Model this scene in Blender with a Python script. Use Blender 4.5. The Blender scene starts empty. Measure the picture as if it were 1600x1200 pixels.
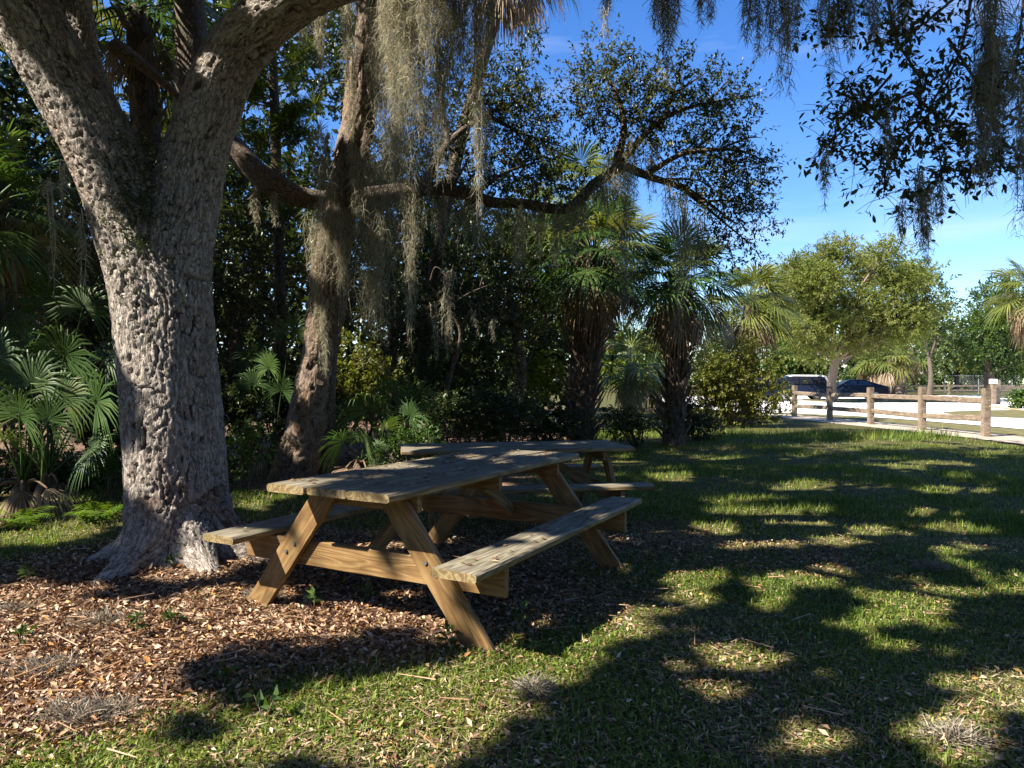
import bpy, bmesh, math, random
import numpy as np
from mathutils import Vector, Matrix, noise as mnoise

random.seed(7); RNG = np.random.default_rng(7)
SC = bpy.context.scene
COL = SC.collection

# ------------------------------------------------------------------ camera, sky, sun, exposure
CAMH = 1.28; F = 1106.0; HY = 597.0          # focal length and horizon in photo pixels (1600 wide)
cam_data = bpy.data.cameras.new('camera'); cam = bpy.data.objects.new('camera', cam_data); COL.objects.link(cam)
cam_data.sensor_width = 36; cam_data.lens = 36 * F / 1600
cam_data.clip_start = 0.05; cam_data.clip_end = 2000
cam.location = (0, 0, CAMH)
cam.rotation_euler = (math.radians(90) - math.atan((600 - HY) / F), 0, 0)
SC.camera = cam

SUN_EL = math.radians(44); SUN_TO = np.array([0.89, 0.456])       # horizontal direction the light travels
TAN = math.tan(SUN_EL)
w = bpy.data.worlds.new('World'); SC.world = w; w.use_nodes = True
nt = w.node_tree; nt.nodes.clear()
out = nt.nodes.new('ShaderNodeOutputWorld'); bg = nt.nodes.new('ShaderNodeBackground')
sky = nt.nodes.new('ShaderNodeTexSky'); sky.sky_type = 'NISHITA'; sky.sun_disc = False
sky.sun_elevation = SUN_EL; sky.sun_rotation = math.atan2(-SUN_TO[0], -SUN_TO[1])
sky.altitude = 0; sky.air_density = 1.0; sky.dust_density = 0.3; sky.ozone_density = 3.0
hs = nt.nodes.new('ShaderNodeHueSaturation'); hs.inputs['Saturation'].default_value = 1.3; hs.inputs['Value'].default_value = 1.08; hs.inputs['Hue'].default_value = 0.512
nt.links.new(sky.outputs[0], hs.inputs['Color'])
# thin high cloud wisps, everywhere over the sky
tc = nt.nodes.new('ShaderNodeTexCoord'); mp = nt.nodes.new('ShaderNodeMapping'); mp.inputs['Scale'].default_value = (1.2, 1.2, 7)
nz = nt.nodes.new('ShaderNodeTexNoise'); nz.inputs['Scale'].default_value = 2.2; nz.inputs['Detail'].default_value = 6
cr = nt.nodes.new('ShaderNodeValToRGB'); cr.color_ramp.elements[0].position = .52; cr.color_ramp.elements[1].position = .85
cr.color_ramp.elements[1].color = (.45, .45, .45, 1)
mx = nt.nodes.new('ShaderNodeMixRGB'); mx.inputs[2].default_value = (4.6, 5.0, 5.5, 1)
nt.links.new(tc.outputs['Generated'], mp.inputs[0]); nt.links.new(mp.outputs[0], nz.inputs['Vector'])
nt.links.new(nz.outputs[0], cr.inputs[0]); nt.links.new(cr.outputs[0], mx.inputs[0])
nt.links.new(hs.outputs[0], mx.inputs[1]); nt.links.new(mx.outputs[0], bg.inputs[0])
bg.inputs[1].default_value = 0.085
nt.links.new(bg.outputs[0], out.inputs[0])

sd = bpy.data.lights.new('sun', 'SUN'); sun = bpy.data.objects.new('sun', sd); COL.objects.link(sun)
sd.energy = 5.0; sd.angle = math.radians(0.53); sd.color = (1.0, 0.92, 0.80)
LDIR = Vector((SUN_TO[0] * math.cos(SUN_EL), SUN_TO[1] * math.cos(SUN_EL), -math.sin(SUN_EL)))
sun.rotation_euler = LDIR.to_track_quat('-Z', 'Y').to_euler()
sun.location = (-10, -8, 14)
SC.view_settings.view_transform = 'Standard'; SC.view_settings.look = 'None'
SC.view_settings.exposure = 1.5; SC.view_settings.gamma = 1.0; SC.view_settings.use_curve_mapping = False
SC.render.engine = 'CYCLES'
SC.cycles.max_bounces = 5; SC.cycles.diffuse_bounces = 3; SC.cycles.glossy_bounces = 2; SC.cycles.transmission_bounces = 3
SC.cycles.transparent_max_bounces = 4; SC.cycles.caustics_reflective = False; SC.cycles.caustics_refractive = False

# ------------------------------------------------------------------ helpers
def at(px, py, Y):
    return np.array([(px - 800) / F * Y, Y, CAMH + (HY - py) / F * Y])
def sstep(a, b, x):
    t = np.clip((x - a) / (b - a), 0, 1); return t * t * (3 - 2 * t)
_ph = np.random.default_rng(3).uniform(0, 6.28, (40, 3))
def wob(x, y, s, k=0):                         # cheap smooth 2-D noise about -1..1
    r = np.random.default_rng(100 + k); v = 0
    for i in range(6):
        a = r.uniform(0, 6.283); f = s * r.uniform(.6, 1.7); p = r.uniform(0, 6.283)
        v = v + np.sin(f * (x * np.cos(a) + y * np.sin(a)) + p + 1.3 * np.sin(.7 * f * (x * np.sin(a) - y * np.cos(a)) + p))
    return v / 3.0
def gz(x, y):                                  # ground height
    x = np.asarray(x, float); y = np.asarray(y, float)
    dip = -0.085 * sstep(5.4, 6.6, y) * (1 - sstep(12, 16, y)) * sstep(-2.5, -.9, x)
    near = 1 - sstep(12, 17, y)
    mound = 0.05 * np.exp(-(((x + 2.4) ** 2 + (y - 5.1) ** 2) / 1.4))
    return dip + mound + near * 0.012 * wob(x, y, 2.1, 1) + near * .006 * wob(x, y, 6, 2)
def tomesh(name, V, Fc, smooth=False, var=None, extra=None):
    V = np.asarray(V, np.float32); me = bpy.data.meshes.new(name)
    if isinstance(Fc, np.ndarray):
        k = Fc.shape[1]; n = len(Fc)
        me.vertices.add(len(V)); me.vertices.foreach_set('co', V.ravel())
        me.loops.add(n * k); me.loops.foreach_set('vertex_index', Fc.astype(np.int32).ravel())
        me.polygons.add(n); me.polygons.foreach_set('loop_start', np.arange(0, n * k, k, dtype=np.int32))
        me.update(calc_edges=True)
    else:
        me.from_pydata([tuple(v) for v in V.tolist()], [], [tuple(f) for f in Fc]); me.update()
    if smooth: me.polygons.foreach_set('use_smooth', [True] * len(me.polygons))
    if var is not None:
        a = me.attributes.new('var', 'FLOAT', 'POINT'); a.data.foreach_set('value', np.asarray(var, np.float32))
    for nm, arr in (extra or {}).items():
        arr = np.asarray(arr, np.float32)
        if arr.ndim == 2:
            a = me.attributes.new(nm, 'FLOAT_VECTOR', 'POINT'); a.data.foreach_set('vector', arr.ravel())
        else:
            a = me.attributes.new(nm, 'FLOAT', 'POINT'); a.data.foreach_set('value', arr)
    return me
def link(name, me, mat, parent=None, loc=(0, 0, 0)):
    o = bpy.data.objects.new(name, me)
    if me is not None and mat is not None and len(me.materials) == 0: me.materials.append(mat)
    o.location = loc; COL.objects.link(o)
    if parent is not None: o.parent = parent
    return o
def part(name, V, Fc, mat, root, smooth=False, var=None, extra=None):
    """mesh given in world coordinates, parented to root (unrotated empty or mesh)"""
    org = np.array(wloc(root)) if root is not None else np.zeros(3)
    return link(name, tomesh(name, np.asarray(V) - org, Fc, smooth, var, extra), mat, root)
def wloc(o):
    l = np.zeros(3)
    while o is not None: l = l + np.array(o.location); o = o.parent
    return l
def tag(o, label=None, cat=None, group=None, kind=None):
    if label: o['label'] = label
    if cat: o['category'] = cat
    if group: o['group'] = group
    if kind: o['kind'] = kind
    return o
def thing(name, label, cat, loc, group=None, rz=0):
    o = bpy.data.objects.new(name, None); COL.objects.link(o); o.location = loc; o.rotation_euler.z = rz
    o.empty_display_size = .2
    return tag(o, label, cat, group)

# ------------------------------------------------------------------ materials
def newmat(name):
    m = bpy.data.materials.new(name); m.use_nodes = True; t = m.node_tree; t.nodes.clear()
    o = t.nodes.new('ShaderNodeOutputMaterial'); b = t.nodes.new('ShaderNodeBsdfPrincipled')
    t.links.new(b.outputs[0], o.inputs[0]); return m, t, b, o
def N(t, k, **kw):
    n = t.nodes.new(k)
    for a, v in kw.items():
        if hasattr(n, a): setattr(n, a, v)
        else: n.inputs[a.replace('_', ' ')].default_value = v
    return n
def ramp(t, src, stops):
    r = t.nodes.new('ShaderNodeValToRGB'); e = r.color_ramp.elements
    while len(e) < len(stops): e.new(.5)
    for i, (p, c) in enumerate(stops): e[i].position = p; e[i].color = (c[0], c[1], c[2], 1)
    t.links.new(src, r.inputs[0]); return r
def leafmat(name, stops, rough=.45, spec=.4, trans=.3, tcol=None):
    m, t, b, o = newmat(name)
    a = N(t, 'ShaderNodeAttribute'); a.attribute_name = 'var'
    r = ramp(t, a.outputs['Fac'], stops)
    t.links.new(r.outputs[0], b.inputs['Base Color']); b.inputs['Roughness'].default_value = rough
    b.inputs['Specular IOR Level'].default_value = spec
    if trans > 0:
        tr = t.nodes.new('ShaderNodeBsdfTranslucent'); ms = t.nodes.new('ShaderNodeMixShader')
        hsv = N(t, 'ShaderNodeHueSaturation'); hsv.inputs['Hue'].default_value = .485; hsv.inputs['Saturation'].default_value = 1.15; hsv.inputs['Value'].default_value = 1.5
        t.links.new(r.outputs[0], hsv.inputs['Color']); t.links.new(hsv.outputs[0], tr.inputs['Color'])
        ms.inputs[0].default_value = trans
        t.links.new(b.outputs[0], ms.inputs[1]); t.links.new(tr.outputs[0], ms.inputs[2]); t.links.new(ms.outputs[0], o.inputs[0])
    return m
M = {}
M['oak_leaf'] = leafmat('oak_leaf', [(0, (.028, .040, .012)), (.5, (.058, .076, .022)), (.85, (.115, .12, .038)), (1, (.19, .155, .06))], .38, .5, .24)
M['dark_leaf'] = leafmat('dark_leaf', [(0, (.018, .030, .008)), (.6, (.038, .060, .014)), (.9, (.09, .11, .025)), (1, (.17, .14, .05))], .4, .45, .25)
M['green_leaf'] = leafmat('green_leaf', [(0, (.030, .065, .012)), (.6, (.06, .115, .022)), (1, (.13, .17, .035))], .45, .4, .32)
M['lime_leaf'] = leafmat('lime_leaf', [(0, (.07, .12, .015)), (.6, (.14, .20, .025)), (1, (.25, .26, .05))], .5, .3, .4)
M['olive_leaf'] = leafmat('olive_leaf', [(0, (.07, .10, .02)), (.5, (.15, .18, .042)), (.85, (.24, .25, .085)), (1, (.31, .27, .12))], .55, .25, .42)
M['far_leaf'] = leafmat('far_leaf', [(0, (.035, .065, .018)), (.6, (.075, .115, .03)), (1, (.16, .17, .06))], .55, .25, .3)
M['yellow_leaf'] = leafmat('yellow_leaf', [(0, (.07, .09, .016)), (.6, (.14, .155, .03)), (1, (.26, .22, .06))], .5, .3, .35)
M['needle'] = leafmat('needle', [(0, (.05, .085, .015)), (.6, (.10, .145, .025)), (1, (.24, .22, .05))], .5, .3, .35)
M['grass'] = leafmat('grass', [(0, (.055, .105, .014)), (.45, (.14, .21, .03)), (.72, (.25, .29, .055)), (.9, (.40, .36, .13)), (1, (.52, .43, .22))], .55, .3, .35)
M['litter'] = leafmat('litter', [(0, (.05, .027, .016)), (.25, (.16, .085, .042)), (.5, (.31, .185, .10)), (.7, (.45, .305, .19)), (.87, (.60, .48, .34)), (.93, (.46, .20, .05)), (1, (.52, .36, .13))], .55, .4, .1)
M['thatch'] = leafmat('thatch', [(0, (.12, .085, .045)), (.5, (.30, .23, .13)), (1, (.50, .42, .27))], .8, .15, .15)
M['moss'] = leafmat('moss', [(0, (.15, .14, .09)), (.5, (.31, .295, .205)), (1, (.48, .46, .35))], .85, .1, .35)
M['moss_ground'] = leafmat('moss_ground', [(0, (.18, .15, .11)), (.5, (.34, .30, .24)), (1, (.50, .46, .38))], .85, .1, .1)
M['frond'] = leafmat('frond', [(0, (.035, .075, .018)), (.6, (.065, .125, .028)), (1, (.16, .19, .045))], .45, .35, .28)
M['frond_yellow'] = leafmat('frond_yellow', [(0, (.07, .10, .02)), (.6, (.14, .17, .035)), (1, (.27, .25, .07))], .4, .45, .3)
M['frond_dead'] = leafmat('frond_dead', [(0, (.13, .075, .04)), (.5, (.27, .19, .12)), (1, (.42, .34, .24))], .7, .2, .2)
M['fern'] = leafmat('fern', [(0, (.05, .11, .012)), (.6, (.11, .19, .025)), (1, (.2, .26, .05))], .5, .3, .4)
M['stem'] = leafmat('stem', [(0, (.10, .08, .055)), (1, (.22, .17, .12))], .8, .15, 0)
M['boot'] = leafmat('boot', [(0, (.07, .05, .038)), (.6, (.15, .11, .085)), (1, (.26, .2, .15))], .8, .15, 0)

def barkmat(name, base, dark, red, sc, bump=.6, crev=False):
    m, t, b, o = newmat(name)
    at_ = N(t, 'ShaderNodeAttribute'); at_.attribute_name = 'barkco'
    v = N(t, 'ShaderNodeTexVoronoi'); v.feature = 'DISTANCE_TO_EDGE'; v.inputs['Scale'].default_value = sc
    nz0 = N(t, 'ShaderNodeTexNoise'); nz0.inputs['Scale'].default_value = sc * 1.4; nz0.inputs['Detail'].default_value = 3
    va = N(t, 'ShaderNodeVectorMath'); va.operation = 'MULTIPLY_ADD'
    t.links.new(nz0.outputs['Color'], va.inputs[0]); va.inputs[1].default_value = (.7 / sc, .7 / sc, .7 / sc)
    t.links.new(at_.outputs['Vector'], va.inputs[2]); t.links.new(at_.outputs['Vector'], nz0.inputs['Vector'])
    t.links.new(va.outputs[0], v.inputs['Vector'])
    vd = v.outputs['Distance']
    if crev:                                   # irregular interlaced ridges instead of cells
        n4 = N(t, 'ShaderNodeTexNoise'); n4.inputs['Scale'].default_value = sc; n4.inputs['Detail'].default_value = 5; n4.inputs['Roughness'].default_value = .6; n4.inputs['Distortion'].default_value = .5
        mr = N(t, 'ShaderNodeMapping'); mr.inputs['Rotation'].default_value = (.7, .5, .9); t.links.new(at_.outputs['Vector'], mr.inputs[0]); t.links.new(mr.outputs[0], n4.inputs['Vector']); m5 = N(t, 'ShaderNodeMath'); m5.operation = 'SUBTRACT'; t.links.new(n4.outputs[0], m5.inputs[0]); m5.inputs[1].default_value = .5
        m6 = N(t, 'ShaderNodeMath'); m6.operation = 'ABSOLUTE'; t.links.new(m5.outputs[0], m6.inputs[0]); m7 = N(t, 'ShaderNodeMath'); m7.operation = 'MULTIPLY'; m7.inputs[1].default_value = 1.6; t.links.new(m6.outputs[0], m7.inputs[0]); vd = m7.outputs[0]
    n1 = N(t, 'ShaderNodeTexNoise'); n1.inputs['Scale'].default_value = 2.2; n1.inputs['Detail'].default_value = 5
    t.links.new(at_.outputs['Vector'], n1.inputs['Vector'])
    n2 = N(t, 'ShaderNodeTexNoise'); n2.inputs['Scale'].default_value = 60; n2.inputs['Detail'].default_value = 4
    t.links.new(at_.outputs['Vector'], n2.inputs['Vector'])
    r1 = ramp(t, n2.outputs[0], [(.3, tuple(c * .6 for c in base)), (.7, tuple(min(1, c * 1.35) for c in base))])
    r2 = ramp(t, n1.outputs[0], [(.5, (0, 0, 0)), (.68, (1, 1, 1))])
    mm = N(t, 'ShaderNodeMixRGB'); t.links.new(r2.outputs[0], mm.inputs[0]); t.links.new(r1.outputs[0], mm.inputs[1]); mm.inputs[2].default_value = (*red, 1)
    if crev:
        ca = N(t, 'ShaderNodeAttribute'); ca.attribute_name = 'crev'; r_a = ramp(t, ca.outputs['Fac'], [(.05, (1, 1, 1)), (.5, (0, 0, 0))]); r_b = ramp(t, vd, [(.0, (.8, .8, .8)), (.09, (0, 0, 0))]); rc = N(t, 'ShaderNodeMixRGB'); rc.blend_type = 'LIGHTEN'; rc.inputs[0].default_value = 1; t.links.new(r_a.outputs[0], rc.inputs[1]); t.links.new(r_b.outputs[0], rc.inputs[2])
    else: rc = ramp(t, v.outputs['Distance'], [(.0, (1, 1, 1)), (.16, (0, 0, 0))])
    m2 = N(t, 'ShaderNodeMixRGB'); t.links.new(rc.outputs[0], m2.inputs[0]); t.links.new(mm.outputs[0], m2.inputs[1]); m2.inputs[2].default_value = (*dark, 1)
    t.links.new(m2.outputs[0], b.inputs['Base Color']); b.inputs['Roughness'].default_value = .85; b.inputs['Specular IOR Level'].default_value = .25
    hgt = N(t, 'ShaderNodeMath'); hgt.operation = 'MINIMUM'; t.links.new(vd, hgt.inputs[0]); hgt.inputs[1].default_value = .25
    ad = N(t, 'ShaderNodeMath'); ad.operation = 'MULTIPLY_ADD'; t.links.new(n2.outputs[0], ad.inputs[0]); ad.inputs[1].default_value = .12; t.links.new(hgt.outputs[0], ad.inputs[2])
    bp = N(t, 'ShaderNodeBump'); bp.inputs['Strength'].default_value = bump; bp.inputs['Distance'].default_value = .03
    t.links.new(ad.outputs[0], bp.inputs['Height']); t.links.new(bp.outputs[0], b.inputs['Normal'])
    return m
M['oak_bark'] = barkmat('oak_bark', (.37, .33, .285), (.07, .047, .034), (.25, .17, .125), 30, 1.0, True)
M['pale_bark'] = barkmat('pale_bark', (.30, .24, .19), (.16, .11, .075), (.26, .18, .13), 22)
M['tan_bark'] = barkmat('tan_bark', (.23, .175, .135), (.085, .055, .04), (.30, .175, .095), 22, .9, True)
M['dark_bark'] = barkmat('dark_bark', (.14, .11, .085), (.06, .045, .035), (.12, .085, .06), 24)
M['palm_bark'] = barkmat('palm_bark', (.12, .09, .07), (.05, .035, .025), (.15, .1, .07), 14)

def woodmat(name, c1, c2, c3, weather=None):
    m, t, b, o = newmat(name)
    c = N(t, 'ShaderNodeTexCoord'); oi = N(t, 'ShaderNodeObjectInfo')
    mpn = N(t, 'ShaderNodeMapping'); t.links.new(c.outputs['Object'], mpn.inputs[0])
    cx = N(t, 'ShaderNodeCombineXYZ')
    mu = N(t, 'ShaderNodeMath'); mu.operation = 'MULTIPLY'; mu.inputs[1].default_value = 13.7
    t.links.new(oi.outputs['Random'], mu.inputs[0]); t.links.new(mu.outputs[0], cx.inputs[0]); t.links.new(mu.outputs[0], cx.inputs[1])
    t.links.new(cx.outputs[0], mpn.inputs['Location']); mpn.inputs['Scale'].default_value = (1.0, 9, 9)
    n0 = N(t, 'ShaderNodeTexNoise'); n0.inputs['Scale'].default_value = 1.1; n0.inputs['Detail'].default_value = 2; n0.inputs['Distortion'].default_value = .6
    t.links.new(mpn.outputs[0], n0.inputs['Vector'])
    rg = N(t, 'ShaderNodeMath'); rg.operation = 'MULTIPLY'; rg.inputs[1].default_value = 8.0
    fr = N(t, 'ShaderNodeMath'); fr.operation = 'PINGPONG'; fr.inputs[1].default_value = .5
    t.links.new(n0.outputs[0], rg.inputs[0]); t.links.new(rg.outputs[0], fr.inputs[0])
    mp2 = N(t, 'ShaderNodeMapping'); t.links.new(c.outputs['Object'], mp2.inputs[0]); mp2.inputs['Scale'].default_value = (4, 90, 90)
    n1 = N(t, 'ShaderNodeTexNoise'); n1.inputs['Scale'].default_value = 1; n1.inputs['Detail'].default_value = 4; t.links.new(mp2.outputs[0], n1.inputs['Vector'])
    ad = N(t, 'ShaderNodeMath'); ad.operation = 'MULTIPLY_ADD'; t.links.new(n1.outputs[0], ad.inputs[0]); ad.inputs[1].default_value = .5; t.links.new(fr.outputs[0], ad.inputs[2])
    r = ramp(t, ad.outputs[0], [(.2, c1), (.55, c2), (.8, c3)])
    if weather:
        sx = N(t, 'ShaderNodeSeparateXYZ'); t.links.new(c.outputs['Normal'], sx.inputs[0]); rw = ramp(t, sx.outputs[2], [(.35, (0, 0, 0)), (.75, (1, 1, 1))])
        rg_ = ramp(t, ad.outputs[0], [(.2, weather[0]), (.55, weather[1]), (.8, weather[2])]); mw = N(t, 'ShaderNodeMixRGB'); t.links.new(rw.outputs[0], mw.inputs[0]); t.links.new(r.outputs[0], mw.inputs[1]); t.links.new(rg_.outputs[0], mw.inputs[2]); r = mw
    n3 = N(t, 'ShaderNodeTexNoise'); n3.inputs['Scale'].default_value = 5 ; n3.inputs['Detail'].default_value = 5; t.links.new(c.outputs['Object'], n3.inputs['Vector'])
    r3 = ramp(t, n3.outputs[0], [(.38, (1, 1, 1)), (.55, (.8, .8, .72)), (.75, (.42, .44, .36))])
    mm = N(t, 'ShaderNodeMixRGB'); mm.blend_type = 'MULTIPLY'; mm.inputs[0].default_value = .8
    t.links.new(r.outputs[0], mm.inputs[1]); t.links.new(r3.outputs[0], mm.inputs[2])
    t.links.new(mm.outputs[0], b.inputs['Base Color']); b.inputs['Roughness'].default_value = .62; b.inputs['Specular IOR Level'].default_value = .35
    bp = N(t, 'ShaderNodeBump'); bp.inputs['Strength'].default_value = .35; bp.inputs['Distance'].default_value = .004
    t.links.new(ad.outputs[0], bp.inputs['Height']); t.links.new(bp.outputs[0], b.inputs['Normal'])
    return m
M['wood'] = woodmat('treated_pine', (.155, .082, .03), (.245, .145, .058), (.32, .21, .092))
M['wood_top'] = woodmat('weathered_pine', (.13, .085, .035), (.24, .175, .085), (.33, .26, .13), ((.12, .10, .07), (.215, .19, .14), (.31, .285, .22)))
M['wood_fence'] = woodmat('fence_wood', (.14, .10, .075), (.24, .185, .14), (.34, .28, .22))
def plain(name, col, rough=.5, metal=0, spec=.5):
    m, t, b, o = newmat(name)
    n = N(t, 'ShaderNodeTexNoise'); n.inputs['Scale'].default_value = 8; n.inputs['Detail'].default_value = 4
    c = N(t, 'ShaderNodeTexCoord'); t.links.new(c.outputs['Object'], n.inputs['Vector'])
    r = ramp(t, n.outputs[0], [(.3, tuple(x * .85 for x in col)), (.7, tuple(min(1, x * 1.1) for x in col))])
    t.links.new(r.outputs[0], b.inputs['Base Color']); b.inputs['Roughness'].default_value = rough; b.inputs['Metallic'].default_value = metal
    b.inputs['Specular IOR Level'].default_value = spec
    return m
M['steel'] = plain('galvanised_bolt', (.35, .35, .36), .4, .8)
M['white_paint'] = plain('white_car_paint', (.75, .76, .78), .25)
M['navy_paint'] = plain('navy_car_paint', (.008, .014, .035), .35, 0, .25)
M['teal_paint'] = plain('teal_car_paint', (.02, .12, .18), .25)
M['car_glass'] = plain('car_glass', (.012, .015, .025), .06, 0, .8)
M['rubber'] = plain('tyre_rubber', (.02, .02, .02), .8)
M['rim'] = plain('wheel_rim', (.4, .4, .42), .35, .7)
M['tail'] = plain('tail_lamp', (.35, .015, .01), .3)
M['rope'] = plain('rope', (.42, .30, .17), .9)
M['wire'] = plain('wire_mesh', (.30, .31, .32), .5, .5)

def groundmat():
    m, t, b, o = newmat('lawn_ground')
    c = N(t, 'ShaderNodeNewGeometry'); P = c.outputs['Position']
    a = N(t, 'ShaderNodeAttribute'); a.attribute_name = 'litter'
    n1 = N(t, 'ShaderNodeTexNoise'); n1.inputs['Scale'].default_value = 1.3; n1.inputs['Detail'].default_value = 6; t.links.new(P, n1.inputs['Vector'])
    n2 = N(t, 'ShaderNodeTexNoise'); n2.inputs['Scale'].default_value = 55; n2.inputs['Detail'].default_value = 8; n2.inputs['Roughness'].default_value = .7; t.links.new(P, n2.inputs['Vector'])
    v = N(t, 'ShaderNodeTexVoronoi'); v.inputs['Scale'].default_value = 38; t.links.new(P, v.inputs['Vector'])
    g = ramp(t, n2.outputs[0], [(.3, (.025, .03, .012)), (.5, (.075, .075, .026)), (.7, (.20, .16, .08))])
    g2 = ramp(t, n1.outputs[0], [(.42, (.8, .95, .75)), (.7, (1.5, 1.15, 1.0))])
    gm = N(t, 'ShaderNodeMixRGB'); gm.blend_type = 'MULTIPLY'; gm.inputs[0].default_value = .7; t.links.new(g.outputs[0], gm.inputs[1]); t.links.new(g2.outputs[0], gm.inputs[2])
    sep = N(t, 'ShaderNodeSeparateColor'); t.links.new(v.outputs['Color'], sep.inputs[0])
    l = ramp(t, sep.outputs[0], [(0, (.06, .036, .025)), (.5, (.17, .105, .07)), (1, (.30, .20, .14))])
    mx_ = N(t, 'ShaderNodeMixRGB'); t.links.new(a.outputs['Fac'], mx_.inputs[0]); t.links.new(gm.outputs[0], mx_.inputs[1]); t.links.new(l.outputs[0], mx_.inputs[2])
    t.links.new(mx_.outputs[0], b.inputs['Base Color']); b.inputs['Roughness'].default_value = .9; b.inputs['Specular IOR Level'].default_value = .15
    bp = N(t, 'ShaderNodeBump'); bp.inputs['Strength'].default_value = .7; bp.inputs['Distance'].default_value = .03
    t.links.new(n2.outputs[0], bp.inputs['Height']); t.links.new(bp.outputs[0], b.inputs['Normal'])
    return m
M['ground'] = groundmat()
def earthmat(name, c1, c2, sc=6):
    m, t, b, o = newmat(name)
    c = N(t, 'ShaderNodeNewGeometry'); n = N(t, 'ShaderNodeTexNoise'); n.inputs['Scale'].default_value = sc; n.inputs['Detail'].default_value = 7
    t.links.new(c.outputs['Position'], n.inputs['Vector']); r = ramp(t, n.outputs[0], [(.3, c1), (.7, c2)])
    t.links.new(r.outputs[0], b.inputs['Base Color']); b.inputs['Roughness'].default_value = .95; b.inputs['Specular IOR Level'].default_value = .1
    bp = N(t, 'ShaderNodeBump'); bp.inputs['Strength'].default_value = .5; bp.inputs['Distance'].default_value = .03
    t.links.new(n.outputs[0], bp.inputs['Height']); t.links.new(bp.outputs[0], b.inputs['Normal'])
    return m
M['shell_road'] = earthmat('white_shell_road', (.60, .58, .54), (.76, .74, .70), 2)
M['sand'] = earthmat('sandy_dirt', (.30, .25, .18), (.48, .42, .34), 5)
M['verge'] = earthmat('verge_grass', (.075, .085, .03), (.20, .17, .085), 3)

# ------------------------------------------------------------------ geometry generators
def frame_from(d):
    d = d / np.linalg.norm(d); u = np.cross(d, [0, 0, 1.0])
    if np.linalg.norm(u) < 1e-3: u = np.array([1.0, 0, 0])
    u /= np.linalg.norm(u); return u, np.cross(u, d), d
def catmull(P, n):
    P = np.asarray(P, float); P = np.vstack([2 * P[0] - P[1], P, 2 * P[-1] - P[-2]]); o = []
    for i in range(1, len(P) - 2):
        for t in np.linspace(0, 1, n, endpoint=False):
            a, b_, c, d = P[i - 1], P[i], P[i + 1], P[i + 2]
            o.append(.5 * ((2 * b_) + (c - a) * t + (2 * a - 5 * b_ + 4 * c - d) * t * t + (3 * b_ - a - 3 * c + d) * t ** 3))
    o.append(P[-2]); return np.array(o)
def tube(path, rad, seg=8, sub=4, rough=0.0, seed=0, cap=True):
    """tapered tube; returns V, F(quads), barkco"""
    path = np.asarray(path, float); rad = np.asarray(rad, float)
    C = catmull(np.column_stack([path, rad]), sub); P = C[:, :3]; R = np.maximum(C[:, 3], .0015)
    n = len(P); T = np.gradient(P, axis=0); T /= np.linalg.norm(T, axis=1)[:, None] + 1e-9
    u, v, _ = frame_from(T[0]); V = []; B = []; rg = np.random.default_rng(seed); ph = rg.uniform(0, 6.28, 4)
    s = np.concatenate([[0], np.cumsum(np.linalg.norm(np.diff(P, axis=0), axis=1))])
    a = np.linspace(0, 2 * np.pi, seg, endpoint=False)
    for i in range(n):
        u = u - T[i] * (u @ T[i]); u /= np.linalg.norm(u); v = np.cross(T[i], u)
        r = R[i] * (1 + rough * (np.sin(2 * a + ph[0] + s[i] * 1.3) + .6 * np.sin(3 * a + ph[1] - s[i] * 2.1) + .4 * np.sin(5 * a + ph[2] + s[i] * 5)))
        V.append(P[i] + np.outer(r * np.cos(a), u) + np.outer(r * np.sin(a), v))
        B.append(np.column_stack([R[i] * np.cos(a), R[i] * np.sin(a), np.full(seg, s[i] * .42)]))
    V = np.vstack(V); B = np.vstack(B)
    i = np.arange(n - 1)[:, None] * seg; j = np.arange(seg)[None, :]; k = (j + 1) % seg
    Q = np.stack([i + j, i + k, i + seg + k, i + seg + j], -1).reshape(-1, 4)
    return V, Q, B
class Acc:
    """collects geometry of ONE part"""
    def __init__(s): s.V = []; s.F = []; s.B = []; s.W = []; s.n = 0
    def add(s, V, Fc, B=None, W=None):
        V = np.asarray(V, float)
        s.V.append(V); s.F.append(np.asarray(Fc) + s.n); s.n += len(V)
        s.B.append(B if B is not None else V); s.W.append(np.full(len(V), .5) if W is None else np.broadcast_to(W, (len(V),)))
    def get(s): return np.vstack(s.V), np.vstack(s.F), np.vstack(s.B), np.concatenate(s.W)
    def build(s, name, mat, root, smooth=True):
        V, Fc, B, W = s.get(); return part(name, V, Fc, mat, root, smooth, W, {'barkco': B})
def unit(v): return v / (np.linalg.norm(v, axis=-1, keepdims=True) + 1e-9)
def leaves(P, D, L, W, rng, fold=.25, flat=.5, var=None):
    """N folded diamond leaves. P base points, D direction, L length(s), W width ratio"""
    n = len(P); D = unit(D); L = np.broadcast_to(L, (n,)) * rng.uniform(.7, 1.25, n)
    up = unit(np.column_stack([rng.normal(0, flat, n), rng.normal(0, flat, n), np.ones(n)]))
    S = unit(np.cross(D, up)); Nn = unit(np.cross(S, D)); w_ = (L * W)[:, None]
    mid = P + D * (L * .45)[:, None]
    V = np.stack([P, mid + S * w_ * .5 + Nn * w_ * fold, P + D * L[:, None] - Nn * (L * .08)[:, None], mid - S * w_ * .5 + Nn * w_ * fold], 1).reshape(-1, 3)
    b = np.arange(n)[:, None] * 4
    T = np.concatenate([b + np.array([[0, 1, 2]]), b + np.array([[0, 2, 3]])], 1).reshape(-1, 3)
    vr = np.repeat(rng.beta(1.6, 2.2, n) if var is None else var, 4)
    return V, T, vr
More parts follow.
